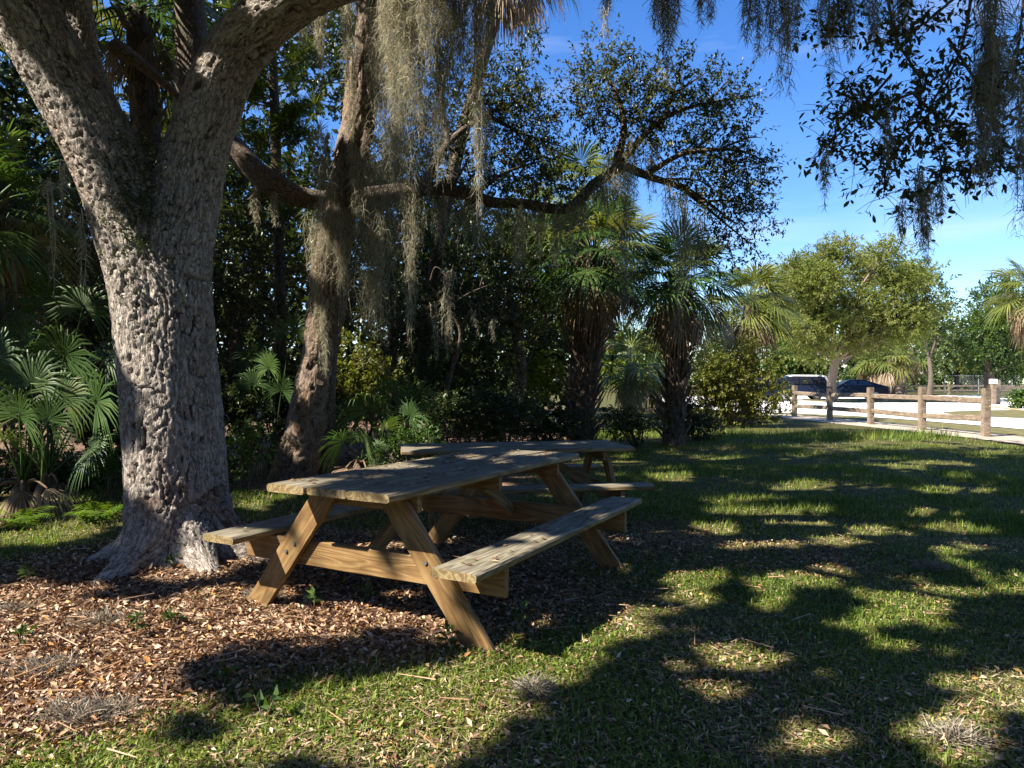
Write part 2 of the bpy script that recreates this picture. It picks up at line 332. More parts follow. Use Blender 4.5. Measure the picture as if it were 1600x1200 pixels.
def round_leaves(P, D, L, W, rng, var=None):
    n = len(P); D = unit(D); L = L * rng.uniform(.65, 1.25, n); up = unit(rng.normal(size=(n, 3)) * .6 + [0, 0, 1]); S = unit(np.cross(D, up)); Nn = np.cross(S, D); w_ = (L * W)[:, None]; l = L[:, None]
    V = np.stack([P, P + D * l * .35 + S * w_ * .42 + Nn * w_ * .1, P + D * l * .72 + S * w_ * .45 + Nn * w_ * .1, P + D * l - Nn * l * .06, P + D * l * .72 - S * w_ * .45 + Nn * w_ * .1, P + D * l * .35 - S * w_ * .42 + Nn * w_ * .1], 1).reshape(-1, 3)
    b = np.arange(n)[:, None] * 6; T = np.concatenate([b + [[0, 1, 5]], b + [[1, 2, 4]], b + [[1, 4, 5]], b + [[2, 3, 4]]], 1).reshape(-1, 3)
    return V, T, np.repeat(rng.beta(1.6, 2.2, n) if var is None else var, 6)
def twig_leaves(C, A, rng, per=10, tl=.22, L=.06, W=.45, var0=None, droop=.1):
    """clusters of leaves along short twigs starting at C along A"""
    n = len(C); A = unit(A)
    s = rng.uniform(.1, 1, (n, per)); P = C[:, None] + A[:, None] * (s * tl)[..., None]
    D = A[:, None] * .55 + rng.normal(0, .62, (n, per, 3)); D[..., 2] -= droop
    P = P + rng.normal(0, .012, P.shape)
    vb = rng.uniform(0, 1, n) if var0 is None else var0
    v = np.clip(.55 * vb[:, None] + .45 * rng.beta(1.5, 2, (n, per)), 0, 1)
    return leaves(P.reshape(-1, 3), D.reshape(-1, 3), L, W, rng, var=v.ravel())
def lobe_points(c, r, n, rng, shell=.5):
    d = unit(rng.normal(size=(n, 3))); rr = (shell + (1 - shell) * rng.uniform(0, 1, n)) ** 1.0
    rr = np.where(rng.uniform(0, 1, n) < .25, rng.uniform(.1, .9, n), rr)
    k = 1 + .22 * np.sin(3 * d[:, 0] + 5 * d[:, 2] + c[0] * 3) + .16 * np.sin(7 * d[:, 1] - 4 * d[:, 2] + c[1] * 5) + .1 * np.sin(11 * d[:, 0] + 9 * d[:, 1])
    return c + d * (rr * k)[:, None] * np.asarray(r), d
def sprig_mesh(P, D, rng, L=.2):  # thin triangular twig slivers under each leaf cluster
    S = unit(np.cross(D, rng.normal(size=D.shape))) * .004
    V = np.stack([P - S, P + S, P + unit(D) * L], 1).reshape(-1, 3); return V, np.arange(len(V)).reshape(-1, 3)

def crown(root, lobes, mat, rng, per=10, tl=.22, L=.06, W=.45, shell=.5, name='crown', up=.25, droop=.1, keep=None, jag=1.0):
    """lobes: list of (centre, radii, n_twigs)"""
    Vs, Ts, Ws, n = [], [], [], 0; cs = []
    for c, r, k in lobes:
        P, d = lobe_points(np.asarray(c, float), np.asarray(r, float) * jag, int(k), rng, shell)
        if keep is not None:
            m = keep(P); P = P[m]; d = d[m]
        if len(P) == 0: continue
        A = d + rng.normal(0, .5, d.shape); A[:, 2] += up
        base = rng.uniform(0, .5)
        V, T, vr = twig_leaves(P, A, rng, per, tl, L, W, np.clip(base + rng.uniform(0, .6, len(P)), 0, 1), droop)
        Vs.append(V); Ts.append(T + n); Ws.append(vr); n += len(V)
    o = part(name, np.vstack(Vs), np.vstack(Ts), mat, root, False, np.concatenate(Ws)); o['kind'] = 'stuff'
    return o
def limb_net(acc, start, lobes, r0, rng, sub=3, twig=4, seg=6):
    """branches from start to every lobe centre and twigs inside each lobe"""
    start = np.asarray(start, float)
    for c, r, k in lobes:
        c = np.asarray(c, float); r = np.asarray(r, float); d = c - start; ln = np.linalg.norm(d)
        m1 = start + d * .35 + rng.normal(0, .06 * ln, 3); m2 = start + d * .7 + rng.normal(0, .06 * ln, 3)
        acc.add(*tube([start, m1, m2, c], [r0, r0 * .7, r0 * .5, r0 * .3], seg, 3, .05, int(rng.integers(1e6))))
        for _ in range(twig):
            e = c + unit(rng.normal(size=3)) * r * rng.uniform(.6, 1.0); s0 = m2 + (c - m2) * rng.uniform(0, 1); mm = (s0 + e) / 2 + rng.normal(0, .08 * np.linalg.norm(e - s0), 3)
            acc.add(*tube([s0, mm, e], [r0 * .28, r0 * .18, r0 * .06], 5, 3, 0, 1))

# ---- hanging moss: a tapering beard of fine curls
def moss(root, top, length, width, n, rng, mat='moss', thick=.006, lean=(0, 0)):
    n = int(n)
    top = np.asarray(top, float)
    nst = max(3, int(n / 34)); V = []; T = []; W = []; k = 0
    ax = rng.normal(0, width * .32, (nst, 3)); ax[:, 2] = rng.normal(0, .03, nst)
    sl = length * rng.uniform(.45, 1.0, nst) ** 1.0; sl[0] = length; ax[0] *= .3
    ph = rng.uniform(0, 6.28, (nst, 2))
    def pos(i, t):
        conv = 1 - .55 * t
        p = top + ax[i] * np.array([conv, conv, 1])
        return p + np.array([lean[0] * t * length + .03 * width / .12 * np.sin(3 * t + ph[i, 0]), lean[1] * t * length + .02 * np.sin(4 * t + ph[i, 1]), -sl[i] * t])
    wid = np.array([0.0])
    for i in range(nst):                                   # main strands
        ts = np.linspace(0, 1, 9); p = np.array([pos(i, t) for t in ts]); s = np.array([1.0, 0, 0]) if i % 2 else np.array([.3, .95, 0])
        p[:, :2] += rng.normal(0, .10 * width, (9, 2)); h = (thick * (.8 - .5 * ts))[:, None]
        V.append(np.stack([p - s * h, p + s * h], 1).reshape(-1, 3)); j = np.arange(8)[:, None] * 2 + k
        T.append(np.concatenate([j + [[0, 1, 3]], j + [[0, 3, 2]]], 1).reshape(-1, 3)); W.append(np.full(18, rng.uniform(.2, .8))); k += 18
    i = rng.integers(0, nst, n); t = rng.uniform(0, 1, n) ** .9
    conv = (1 - .55 * t)[:, None]
    a_ = ax[i].copy(); a_[:, :2] *= conv
    P = top + a_ + np.column_stack([lean[0] * t * length + .03 * width / .12 * np.sin(3 * t + ph[i, 0]), lean[1] * t * length + .02 * np.sin(4 * t + ph[i, 1]), -sl[i] * t])
    D = unit(np.column_stack([rng.normal(0, .8, n), rng.normal(0, .8, n), -np.ones(n) * .75])); Lc = rng.uniform(.05, .16, n) * (1.1 - .55 * t) * (length / .8) ** .35
    S = unit(np.cross(D, rng.normal(size=(n, 3)))); K = rng.normal(0, .3, (n, 3)); h = (thick * rng.uniform(.25, .75, n))[:, None]
    p1 = P + (D + K) * (Lc * .5)[:, None]; p2 = P + D * Lc[:, None] + np.column_stack([np.zeros((n, 2)), -Lc * .25])
    V.append(np.stack([P - S * h, P + S * h, p1 - S * h * .8, p1 + S * h * .8, p2], 1).reshape(-1, 3))
    j = np.arange(n)[:, None] * 5 + k
    T.append(np.concatenate([j + [[0, 1, 3]], j + [[0, 3, 2]], j + [[2, 3, 4]]], 1).reshape(-1, 3)); W.append(np.repeat(rng.uniform(0, 1, n), 5))
    o = part('hanging_moss', np.vstack(V), np.vstack(T), M[mat], root, False, np.concatenate(W))
    return o

# ---- fan frond: petiole from hub to fan base, then a fan of folded segments
def frond_geo(hub, fanp, R, rng, nseg=30, spread=2.2, droop=.25, nrm=None, sag=.1, pw=.014):
    hub = np.asarray(hub, float); fanp = np.asarray(fanp, float); d = fanp - hub; ln = np.linalg.norm(d); acc = Acc()
    midp = hub + d * .5 + np.array([0, 0, sag * ln])
    V, Q, B = tube([hub, midp, fanp], [pw * 1.5, pw, pw * .7], 4, 3)
    T4 = np.concatenate([Q[:, :3], Q[:, [0, 2, 3]]]); acc.add(V, T4, None, .35)
    e = fanp - midp; e = e / np.linalg.norm(e)
    up = np.array([0, 0, 1.0]) if nrm is None else np.asarray(nrm, float); up = up / np.linalg.norm(up)
    s = np.cross(e, up); s = s / (np.linalg.norm(s) + 1e-9); u = np.cross(s, e)
    ang = np.linspace(-spread, spread, nseg) + rng.normal(0, .02, nseg); VV = []; TT = []; WW = []; k = 0
    base = rng.uniform(.15, .75)
    for a in ang:
        dr = e * math.cos(a) + s * math.sin(a) + u * .18 * (abs(a) / spread) ; dr /= np.linalg.norm(dr)
        tang = np.cross(u, dr); tang /= np.linalg.norm(tang)
        l = R * (1 - .28 * (abs(a) / spread) ** 2) * rng.uniform(.9, 1.06); hw = .40 * R * spread / nseg
        dz = np.array([0, 0, -1.0]) * droop * l * rng.uniform(.6, 1.5)
        p0 = fanp + dr * .03 * R; p1 = fanp + dr * l * .55 + dz * .18; p2 = fanp + dr * l * .86 + dz * .62; p3 = fanp + dr * l + dz * 1.1 + tang * rng.normal(0, .02 * R)
        w1 = hw; v = np.array([p0, p1 - tang * w1, p1 + u * w1 * .55, p1 + tang * w1, p2 - tang * w1 * .5, p2 + tang * w1 * .5, p3])
        VV.append(v); TT.append(np.array([[0, 1, 2], [0, 2, 3], [1, 4, 2], [2, 4, 5], [2, 5, 3], [4, 6, 5]]) + k); WW.append(np.full(7, np.clip(base + rng.normal(0, .12), 0, 1))); k += 7
    acc.add(np.vstack(VV), np.vstack(TT), None, np.concatenate(WW))
    return acc
def frond(root, hub, fanp, R, mat, rng, name='frond', **kw):
    return frond_geo(hub, fanp, R, rng, **kw).build(name, M[mat], root, False)

def box_geo(l, w_, h, bev=.006, warp=0, seed=0, nx=8):
    """board along local X with bevelled long edges and slight irregularity"""
    rg = np.random.default_rng(seed); xs = np.linspace(-l / 2, l / 2, nx); y = w_ / 2; z = h / 2; b = bev
    prof = np.array([[-y, -z + b], [-y + b, -z], [y - b, -z], [y, -z + b], [y, z - b], [y - b, z], [0, z + warp], [-y + b, z], [-y, z - b]]); m = len(prof); V = []
    for i, x in enumerate(xs):
        j = rg.normal(0, .0009, (m, 2)); V.append(np.column_stack([np.full(m, x), prof + j]))
    V = np.vstack(V); Fc = []
    for i in range(nx - 1):
        for k in range(m): Fc.append((i * m + k, (i + 1) * m + k, (i + 1) * m + (k + 1) % m, i * m + (k + 1) % m))
    Fc.append(tuple(range(m))[::1]); Fc.append(tuple((nx - 1) * m + k for k in reversed(range(m))))
    return V, Fc
def board(name, mat, parent, p, q, w_, h, side, seed=0, **kw):
    """board from p to q (parent space), 'side' = direction of its width"""
    p = Vector(p); q = Vector(q); X = (q - p); l = X.length; X.normalize(); Yv = Vector(side); Yv = (Yv - X * Yv.dot(X)).normalized(); Z = X.cross(Yv)
    V, Fc = box_geo(l, w_, h, seed=seed, **kw); me = tomesh(name, V, Fc)
    o = link(name, me, mat, parent); o.matrix_basis = Matrix.Translation((p + q) / 2) @ Matrix((X, Yv, Z)).transposed().to_4x4()
    return o

# ------------------------------------------------------------------ ground, road, paths
def litter_mask(x, y):
    x = np.asarray(x, float); y = np.asarray(y, float)
    a = (x + 1.75) * .93 + (y - 4.5) * .37; b = -(x + 1.75) * .37 + (y - 4.5) * .93
    d = np.sqrt((a / 3.0) ** 2 + (b / 1.75) ** 2)
    e = np.sqrt(((x + .1) / 2.0) ** 2 + ((y - 6.6) / 1.2) ** 2)
    f_ = np.sqrt(((x - 1.2) / 1.6) ** 2 + ((y - 5.3) / .7) ** 2)
    wd = .30 * wob(x, y, 1.6, 5)
    return np.maximum.reduce([1 - sstep(.72, 1.15, d + wd * .5), .45 * (1 - sstep(.6, 1.1, e + wd * .5)), .4 * (1 - sstep(.5, 1.2, f_ + wd))])
def axis(vals): return np.unique(np.concatenate(vals))
gx = axis([np.arange(-7, 9, .12), np.arange(-30, 40, 1.5), np.linspace(-400, 400, 41)])
gy = axis([np.arange(1, 11, .12), np.arange(11, 40, .8), np.arange(-20, 1, 1.5), np.linspace(40, 700, 40), np.linspace(-100, -20, 6)])
GX, GY = np.meshgrid(gx, gy); GV = np.column_stack([GX.ravel(), GY.ravel(), gz(GX, GY).ravel()])
nx_, ny_ = len(gx), len(gy); ii = (np.arange(ny_ - 1)[:, None] * nx_ + np.arange(nx_ - 1)[None]).ravel()
GQ = np.column_stack([ii, ii + 1, ii + nx_ + 1, ii + nx_])
wood_floor = (1 - sstep(8.0, 8.8, 8 + (GX + 4) * 0)) # placeholder shape
lm = np.clip(litter_mask(GX, GY) + (sstep(7.6, 9.0, GY + .25 * wob(GX, GY, 1, 8)) * (1 - sstep(-.3, 1.2, GX - (GY - 8) * .12)) * (1 - sstep(30, 40, GY))), 0, 1)
g = link('ground', tomesh('ground', GV, GQ, True, None, {'litter': lm.ravel()}), M['ground']); tag(g, 'lawn of patchy grass and leaf litter under the trees', kind='structure')

def sheet(name, poly, z, mat, label, sub=6):
    P = np.array(poly + [poly[0]], float); P = catmull(np.column_stack([P, np.zeros(len(P))]), sub)[:-1, :2]
    bm = bmesh.new(); vs = [bm.verts.new((p[0], p[1], z)) for p in P]; bm.faces.new(vs); bmesh.ops.triangulate(bm, faces=bm.faces[:])
    bmesh.ops.recalc_face_normals(bm, faces=bm.faces[:])
    if bm.faces[0].normal.z < 0: bmesh.ops.reverse_faces(bm, faces=bm.faces[:])
    me = bpy.data.meshes.new(name); bm.to_mesh(me); bm.free()
    return tag(link(name, me, mat), label, kind='structure')
sheet('road', [(13.6, 14), (13.7, 18.9), (13.5, 22.5), (12.9, 26), (11.5, 28.5), (9.5, 31), (9, 38), (9.5, 48), (12, 58), (30, 66), (60, 66), (75, 45), (60, 24), (30, 15), (20, 12)], .02, M['shell_road'], 'white crushed shell drive curving behind the fence')
sheet('sandy_path', [(10.6, 10), (10.4, 16), (10.2, 19), (9.9, 22), (9.7, 25), (9.6, 27.5), (10.8, 28), (11.5, 25), (11.9, 21), (12.2, 17), (12.6, 11)], .012, M['sand'], 'strip of pale sandy dirt along the rail fence')
sheet('verge', [(11.9, 12), (11.9, 18), (11.7, 22), (11.2, 26), (10.8, 28), (11.6, 28), (12.7, 25.5), (13.3, 22), (13.5, 18), (13.5, 12)], .024, M['verge'], 'narrow dry grass verge between fence and drive')
sheet('grass_island', [(20.5, 44), (20, 48), (22, 52.5), (27, 53), (30, 50), (29, 46), (25, 43.5)], .035, M['verge'], 'oval grass island under the spreading olive tree')
sheet('grass_island', [(17, 27), (18.5, 30), (24, 32), (32, 30), (30, 24), (22, 22.5), (18, 24.5)], .035, M['verge'], 'dry grass island at the right edge beyond the rope')

# ------------------------------------------------------------------ picnic tables
def picnic_table(loc, yaw, label):
    # local X along the table, Y across; table frame: +Y = left of axis direction
    t = thing('picnic_table', label, 'picnic table', loc, 'picnic tables', rz=math.pi / 2 - yaw)
    L = 2.245; sd_ = int(abs(loc[0]) * 1000) + 1
    for k, y in enumerate((-.268, 0, .268)):
        board('top_board', M['wood_top'], t, (-L / 2 + (.012 if k == 1 else 0), y, .735), (L / 2 - .015 * k, y,   .735 + .004 * (k - 1)), .257, .04, (0, 1, 0), sd_ + k, warp=.005 * (1 if k != 1 else -.4), bev=.009)
    for s in (-1, 1):
        board('seat_board', M['wood_top'], t, (-L / 2 - .01, s * .758, .43), (L / 2 + .01, s * .758, .43), .238, .04, (0, 1, 0), sd_ + 7 + s, warp=.003, bev=.009)
    for e in (-1, 1):
        xe = e * .83
        for s in (-1, 1):
            xl = xe + e * .041
            lg = board('leg', M['wood'], t, (xl, s * .205, .712), (xl, s * .775, -.03), .14, .038, (0, 1, .8 * s), sd_ + 20 + e * 2 + s)
            for yy, zz in ((s * .44, .395), (s * .50, .345)):
                V, Q, B = tube([(xl + e * .017, yy, zz), (xl + e * .027, yy, zz)], [.011, .011], 8, 1); Fc = [tuple(q) for q in Q] + [tuple(range(8, 16))]
                bo = link('bolt', tomesh('bolt', V, Fc), M['steel'], t)
        board('cross_beam', M['wood'], t, (xe, -.86, .339), (xe, .86, .339), .14, .038, (0, 0, 1), sd_ + 30 + e)
        board('top_cleat', M['wood'], t, (xe, -.36, .668), (xe, .36, .668), .09, .038, (0, 0, 1), sd_ + 33 + e)
        board('brace', M['wood'], t, (xe - e * .03, 0, .345), (e * .20, 0, .695), .085, .038, (1, 0, 1 * e), sd_ + 36 + e)
    board('top_cleat', M['wood'], t, (0, -.36, .668), (0, .36, .668), .09, .038, (0, 0, 1), sd_ + 40)
    return t
T1L = (-.385, 4.458); T1Y = .497
picnic_table((T1L[0], T1L[1], 0), T1Y, 'nearer wooden picnic table with attached benches and leaves on its top')
picnic_table((.02, 7.05, -.105), math.radians(79), 'farther wooden picnic table standing crosswise behind the nearer one')

# ------------------------------------------------------------------ big forked live oak
rng = np.random.default_rng(11)
YO = 5.1
oak = thing('live_oak', 'massive forked live oak with furrowed bark beside the picnic table', 'tree', (-2.4, YO, 0))
pO = lambda x, y, dy=0: at(x, y, YO + dy)
trunk_paths = [
    ([(-2.38, YO, -.25), (-2.38, YO, .0), (-2.40, YO, .12), pO(276, 780), pO(268, 660), pO(255, 520), pO(236, 420), pO(192, 300, -.05), pO(125, 170, -.1), pO(38, 20, -.2), pO(-60, -150, -.3)],
     [.50, .43, .375, .345, .32, .30, .29, .255, .235, .225, .21]),
    ([(-2.38, YO, .0), pO(280, 780), pO(272, 600), pO(266, 430), pO(288, 320, .05), pO(318, 200, .1), pO(362, 90, .1), pO(440, 15, .05), pO(530, -30, 0), pO(660, -60, -.1), pO(840, -75, -.2), pO(1050, -60, -.3)],
     [.40, .33, .29, .27, .235, .215, .205, .185, .16, .14, .12, .10]),
    ([pO(205, 300), pO(165, 190, .25), pO(135, 110, .35), pO(118, 0, .4), pO(112, -150, .5)], [.16, .135, .115, .11, .09]),
]
roots = [((-2.38, YO, .30), (-.15, -.55), .62), ((-2.38, YO, .25), (-.46, -.16), .75), ((-2.38, YO, .25), (.62, -.1), .55), ((-2.4, YO, .2), (.1, .7), .6), ((-2.38, YO, .2), (.35, -.42), .4)]
acc = Acc(); segs = []
for P, R in trunk_paths:
    V, Q, B = tube(P, R, 28, 6, .03, len(P)); acc.add(V, Q)
    n0 = len(V) - 28
    C = catmull(np.column_stack([P, R]), 6); segs.append(C)
for (x, y, z), (dx, dy), ln in roots:
    P = [(x + dx * .25, y + dy * .25, z + .12), (x + dx * .62, y + dy * .62, .13), (x + dx * .9, y + dy * .9, .05), (x + dx * 1.25, y + dy * 1.25, -.03), (x + dx * 1.6, y + dy * 1.6, -.12)]
    R = [.17, .13, .10, .075, .05]; V, Q, B = tube(P, R, 16, 5, .12, int(ln * 100)); acc.add(V, Q); segs.append(catmull(np.column_stack([P, R]), 5))
V, Q, B, W = acc.get()
# close tube ends so that the voxel remesh sees solids
faces = [tuple(q) for q in Q]
off = 0
for P, R in trunk_paths:
    n = ((len(P) - 1) * 6 + 1) * 28; faces.append(tuple(range(off + 27, off - 1, -1))); faces.append(tuple(range(off + n - 28, off + n))); off += n
for _ in roots:
    n = (4 * 5 + 1) * 16; faces.append(tuple(range(off + 15, off - 1, -1))); faces.append(tuple(range(off + n - 16, off + n))); off += n
tmp = link('tmp', tomesh('tmp', V, faces), None)
md = tmp.modifiers.new('r', 'REMESH'); md.mode = 'VOXEL'; md.voxel_size = .0125
ms = tmp.modifiers.new('s', 'SMOOTH'); ms.factor = .5; ms.iterations = 12
dg = bpy.context.evaluated_depsgraph_get(); ev = tmp.evaluated_get(dg); em = ev.to_mesh()
nv = len(em.vertices); co = np.empty(nv * 3, np.float32); em.vertices.foreach_get('co', co); co = co.reshape(-1, 3).astype(float)
nr = np.empty(nv * 3, np.float32); em.vertices.foreach_get('normal', nr); nr = nr.reshape(-1, 3).astype(float)
npoly = len(em.polygons); lv = np.empty(len(em.loops), np.int32); em.loops.foreach_get('vertex_index', lv)
ls = np.empty(npoly, np.int32); em.polygons.foreach_get('loop_total', ls)
Qo = lv.reshape(-1, 4) if (ls == 4).all() else None
ev.to_mesh_clear(); bpy.data.objects.remove(tmp)
# bark coordinates: along / around the nearest limb axis
best = np.full(nv, 1e9); bco = np.zeros((nv, 3)); bal = np.zeros(nv)
for si, C in enumerate(segs):
    s = np.concatenate([[0], np.cumsum(np.linalg.norm(np.diff(C[:, :3], axis=0), axis=1))])
    for i in range(20 if si == 1 else 0, len(C) - 1):
        a, b_ = C[i, :3], C[i + 1, :3]; d = b_ - a; l = np.linalg.norm(d); d = d / l; t = np.clip((co - a) @ d, 0, l)
        q = co - (a + np.outer(t, d)); dist = np.linalg.norm(q, axis=1) * (1 if si == 0 else 1.06) / (.5 * (C[:, 3].mean() if si > 1 else .28) + .5 * .28); m = dist < best
        best[m] = dist[m]; Rm = np.array(Vector(d).rotation_difference(Vector((0, 0, 1))).to_matrix()); q2 = q[m] @ Rm.T
        bco[m] = np.column_stack([q2[:, 0], q2[:, 1], s[i] + (((co - a) @ d)[m] if 0 < i < len(C) - 2 else t[m]) + (7.0 * si if si > 1 else 0)])
RT = [tuple(r) for r in Matrix.Rotation(.7, 3, 'X') @ Matrix.Rotation(.9, 3, 'Z') @ Matrix.Rotation(.6, 3, 'Y')]
def rnoise(p):                                 # turned off the axes so that no straight rows appear
    x, y, z = p; return mnoise.noise((RT[0][0] * x + RT[0][1] * y + RT[0][2] * z + 3.7, RT[1][0] * x + RT[1][1] * y + RT[1][2] * z + 1.9, RT[2][0] * x + RT[2][1] * y + RT[2][2] * z + 8.3))
def bark_relief(bc, sc=31.0, el=.36, warp=1.8):
    n = len(bc); dp = np.empty(n); bg_ = np.empty(n)
    for i in range(n):
        x, y, z = bc[i]; zz = z * el
        a = rnoise((x * 9, y * 9, z * 4)); b = rnoise((x * 9 + 31, y * 9, z * 4)); c = rnoise((x * 46, y * 46, z * 12)); e_ = rnoise((x * 14, y * 14 + 50, z * 7))
        wx = x * sc * .62 + a * warp; wy = y * sc * .62 + b * warp
        r1 = abs(rnoise((wx, wy, z * sc * .085 + e_ * .9))); r2 = abs(rnoise((wx * 1.9 + 7, wy * 1.9, z * sc * .17 + c)))
        r3 = abs(rnoise((x * sc * .5 + c, y * sc * .5 + 20, z * sc * .30 + a * 3.0)))            # cross cracks
        g1 = min(1.0, max(0.0, (r1 - .015) / .085)); g2 = min(1.0, max(0.0, (r2 - .01) / .08)); g3 = min(1.0, r3 / .05)
        f = g1 * g1 * (3 - 2 * g1) * (.5 + .5 * g2) * (.78 + .22 * g3)
        dp[i] = min(1.0, max(0.0, f * (.92 + .4 * c))); bg_[i] = mnoise.fractal((x * 5, y * 5, z * 2), 1.0, 2.0, 3)
    return dp, bg_
disp, big = bark_relief(bco)
lowk = .45 + .55 * sstep(.12, .5, co[:, 2])
co2 = co + nr * (((disp - .6) * .028 + big * .013) * lowk)[:, None]
tr = part('trunk', co2, Qo, M['oak_bark'], oak, True, np.clip(.5 + big, 0, 1), {'barkco': bco * [1, 1, .3], 'crev': disp})
# ferny green moss and small resurrection ferns growing in the fork
fk = at(232, 330, YO - .12); rg2 = np.random.default_rng(5)
P = fk + rg2.normal(0, 1, (420, 3)) * np.array([.10, .10, .30]) + np.array([0, -.12, 0]); A = rg2.normal(0, 1, (420, 3)) + np.array([0, -.8, .2])
V, T, vr = twig_leaves(P, A, rg2, 6, .07, .03, .4)
part('fork_fern', V, T, M['dark_leaf'], oak, False, vr)['kind'] = 'stuff'

# the oak's spreading crown (above the picture): leaves placed to shade the lawn, gaps cut for chosen sun patches
LIT = [(110, 1070, 230, 120, 0), (110, 1190, 270, 60, 0), (120, 1000, 300, 70, 0), (420, 965, 210, 52, 0), (640, 955, 70, 28, 0), (80, 1105, 230, 70, -8), (430, 1170, 120, 45, -25), (640, 1125, 210, 85, -15), (800, 1040, 150, 40, -18), (1000, 960, 130, 28, -25), (1085, 935, 60, 20, 0),
       (1143, 1070, 85, 50, 0), (1238, 1156, 100, 45, 0), (1433, 948, 115, 55, 0), (1208, 940, 48, 28, 0), (1286, 905, 65, 17, 0), (1325, 836, 48, 18, 0), (1476, 806, 115, 15, 0),
       (1240, 797, 65, 13, 0), (1170, 784, 75, 11, 0), (1120, 820, 55, 11, 0), (1498, 862, 52, 14, 0), (1541, 1113, 110, 65, 0), (1433, 719, 60, 6, 0), (1498, 757, 60, 7, 0), (1043, 736, 75, 6, 0),
       (1260, 751, 50, 6, 0), (1165, 850, 80, 12, 0), (80, 835, 160, 22, 0), (395, 795, 40, 16, 0), (770, 892, 45, 13, 0), (890, 862, 34, 9, 0), (965, 850, 30, 9, 0), (620, 842, 60, 12, 0), (400, 880, 55, 14, 0), (760, 800, 55, 9, 0), (560, 850, 40, 9, 0), (1300, 691, 420, 15, 0)]
LIT3 = [(225, 430, 4.8, .22), (215, 520, 4.8, .28), (250, 600, 4.75, .16), (275, 690, 4.75, .16), (280, 770, 4.75, .12), (40, 110, 4.9, .24), (110, 250, 4.85, .20), (350, 110, 4.95, .20), (430, 30, 4.9, .2), (315, 210, 4.9, .14), (120, 60, 5.3, .15), (245, 850, 4.5, .22),
        (650, 60, 6.0, .40), (690, 160, 6.1, .30), (560, 40, 6.2, .3), (750, 220, 6.0, .25), (600, 150, 6.3, .25), (575, 90, 9.2, .35), (555, 180, 9.1, .35), (525, 420, 9.1, .3), (500, 620, 9.1, .25), (470, 700, 9.1, .2), 
        (110, 560, 7.0, .45), (150, 640, 6.9, .40), (35, 260, 7.2, .45), (40, 680, 6.6, .35), (50, 330, 7.3, .3), (430, 230, 12, .8), (430, 120, 12, .6), (590, 585, 10.3, .5), (610, 640, 9.3, .35), (430, 590, 9.8, .4), (150, 800, 6.5, .3), (390, 715, 8.3, .3),
        (640, 700, 8.8, .3), (1150, 590, 19.6, 1.5), (930, 370, 13.5, 1.1), (1060, 430, 14.5, 1.0), (985, 380, 16.5, 1.0), (905, 290, 18.5, 1.0), (845, 585, 19, .8), (960, 120, 10.4, .7), (800, 160, 10.8, .6), (760, 270, 10.6, .4), (730, 470, 10.5, .5), (700, 480, 10.6, .4),
        (640, 560, 11, .3), (700, 640, 10.6, .3), (790, 610, 12, .3), (400, 650, 10.2, .25), (560, 560, 11, .25), (830, 640, 12.6, .3), (760, 670, 10.5, .3), (600, 430, 12.8, .35), (390, 440, 11, .3), (800, 470, 13, .4), (690, 690, 9, .3), (860, 600, 12.6, .3), (30, 500, 9, .3),
        (470, 800, 3.75, .17), (430, 880, 3.65, .17), (500, 860, 3.6, .2), (600, 870, 3.4, .2), (680, 830, 3.2, .16), (730, 900, 3.0, .18), (740, 970, 2.95, .2), (480, 765, 3.7, .15), (330, 835, 3.9, .15), (640, 735, 4.4, .12), (760, 715, 4.9, .12), (820, 840, 3.8, .1), (720, 790, 5.0, .15)]
SUNV = -np.array(LDIR)
def carved(P, ex=.14):
    m = np.zeros(len(P), bool)
    for x, y, Y, r in LIT3:
        d = P - at(x, y, Y); t = d @ SUNV; m |= (t > 0) & (np.linalg.norm(d - np.outer(t, SUNV), axis=1) < r + ex)
    return m
def lit_at(G):
    return lit_px(G)
def thin(V, T, vr, k=4):
    """drop the leaves that would shade the chosen sun patches"""
    C = V.reshape(-1, k, 3).mean(1); G = C[:, :2] + (C[:, 2] / TAN)[:, None] * SUN_TO
    keep = ~(lit_px(np.column_stack([G[:, 0], np.maximum(G[:, 1], .5)])) & (G[:, 1] > 1.6)) & ~carved(C, .0)
    idx = np.where(keep)[0]; V = V.reshape(-1, k, 3)[idx].reshape(-1, 3); b = np.arange(len(idx))[:, None] * k
    return V, np.concatenate([b + [[0, 1, 2]], b + [[0, 2, 3]]], 1).reshape(-1, 3), vr.reshape(-1, k)[idx].ravel()
def lit_px(G):
    px = 800 + F * G[:, 0] / G[:, 1]; py = HY + F * CAMH / G[:, 1]; L = np.zeros(len(G), bool)
    X_, Y_ = G[:, 0], G[:, 1]; sc_ = np.sqrt(np.clip(Y_ / 4, .7, 3))          # coarser breaks farther away
    j = np.clip(.95 + .75 * wob(X_, Y_, 3.6, 21) + .75 * wob(X_ + .5 * Y_, Y_ * .7, 8, 22) + .45 * wob(X_, Y_, 19, 23), -.3, 2.6)
    L |= (wob(X_, Y_, 3.4, 51) + .9 * wob(X_ - .3 * Y_, Y_, 10, 52) + .4 * wob(X_, Y_, 22, 53) > 1.28) & (X_ > -.5) & (Y_ < 15)
    for cx, cy, rx, ry, a in LIT:
        c, s = math.cos(math.radians(a)), math.sin(math.radians(a)); dx = px - cx; dy = py - cy
        u = dx * c + dy * s; v = -dx * s + dy * c
        L |= (u / rx) ** 2 + (v / ry) ** 2 < (np.maximum(j, .72) if cx < 700 and cy > 930 else j)
    return L
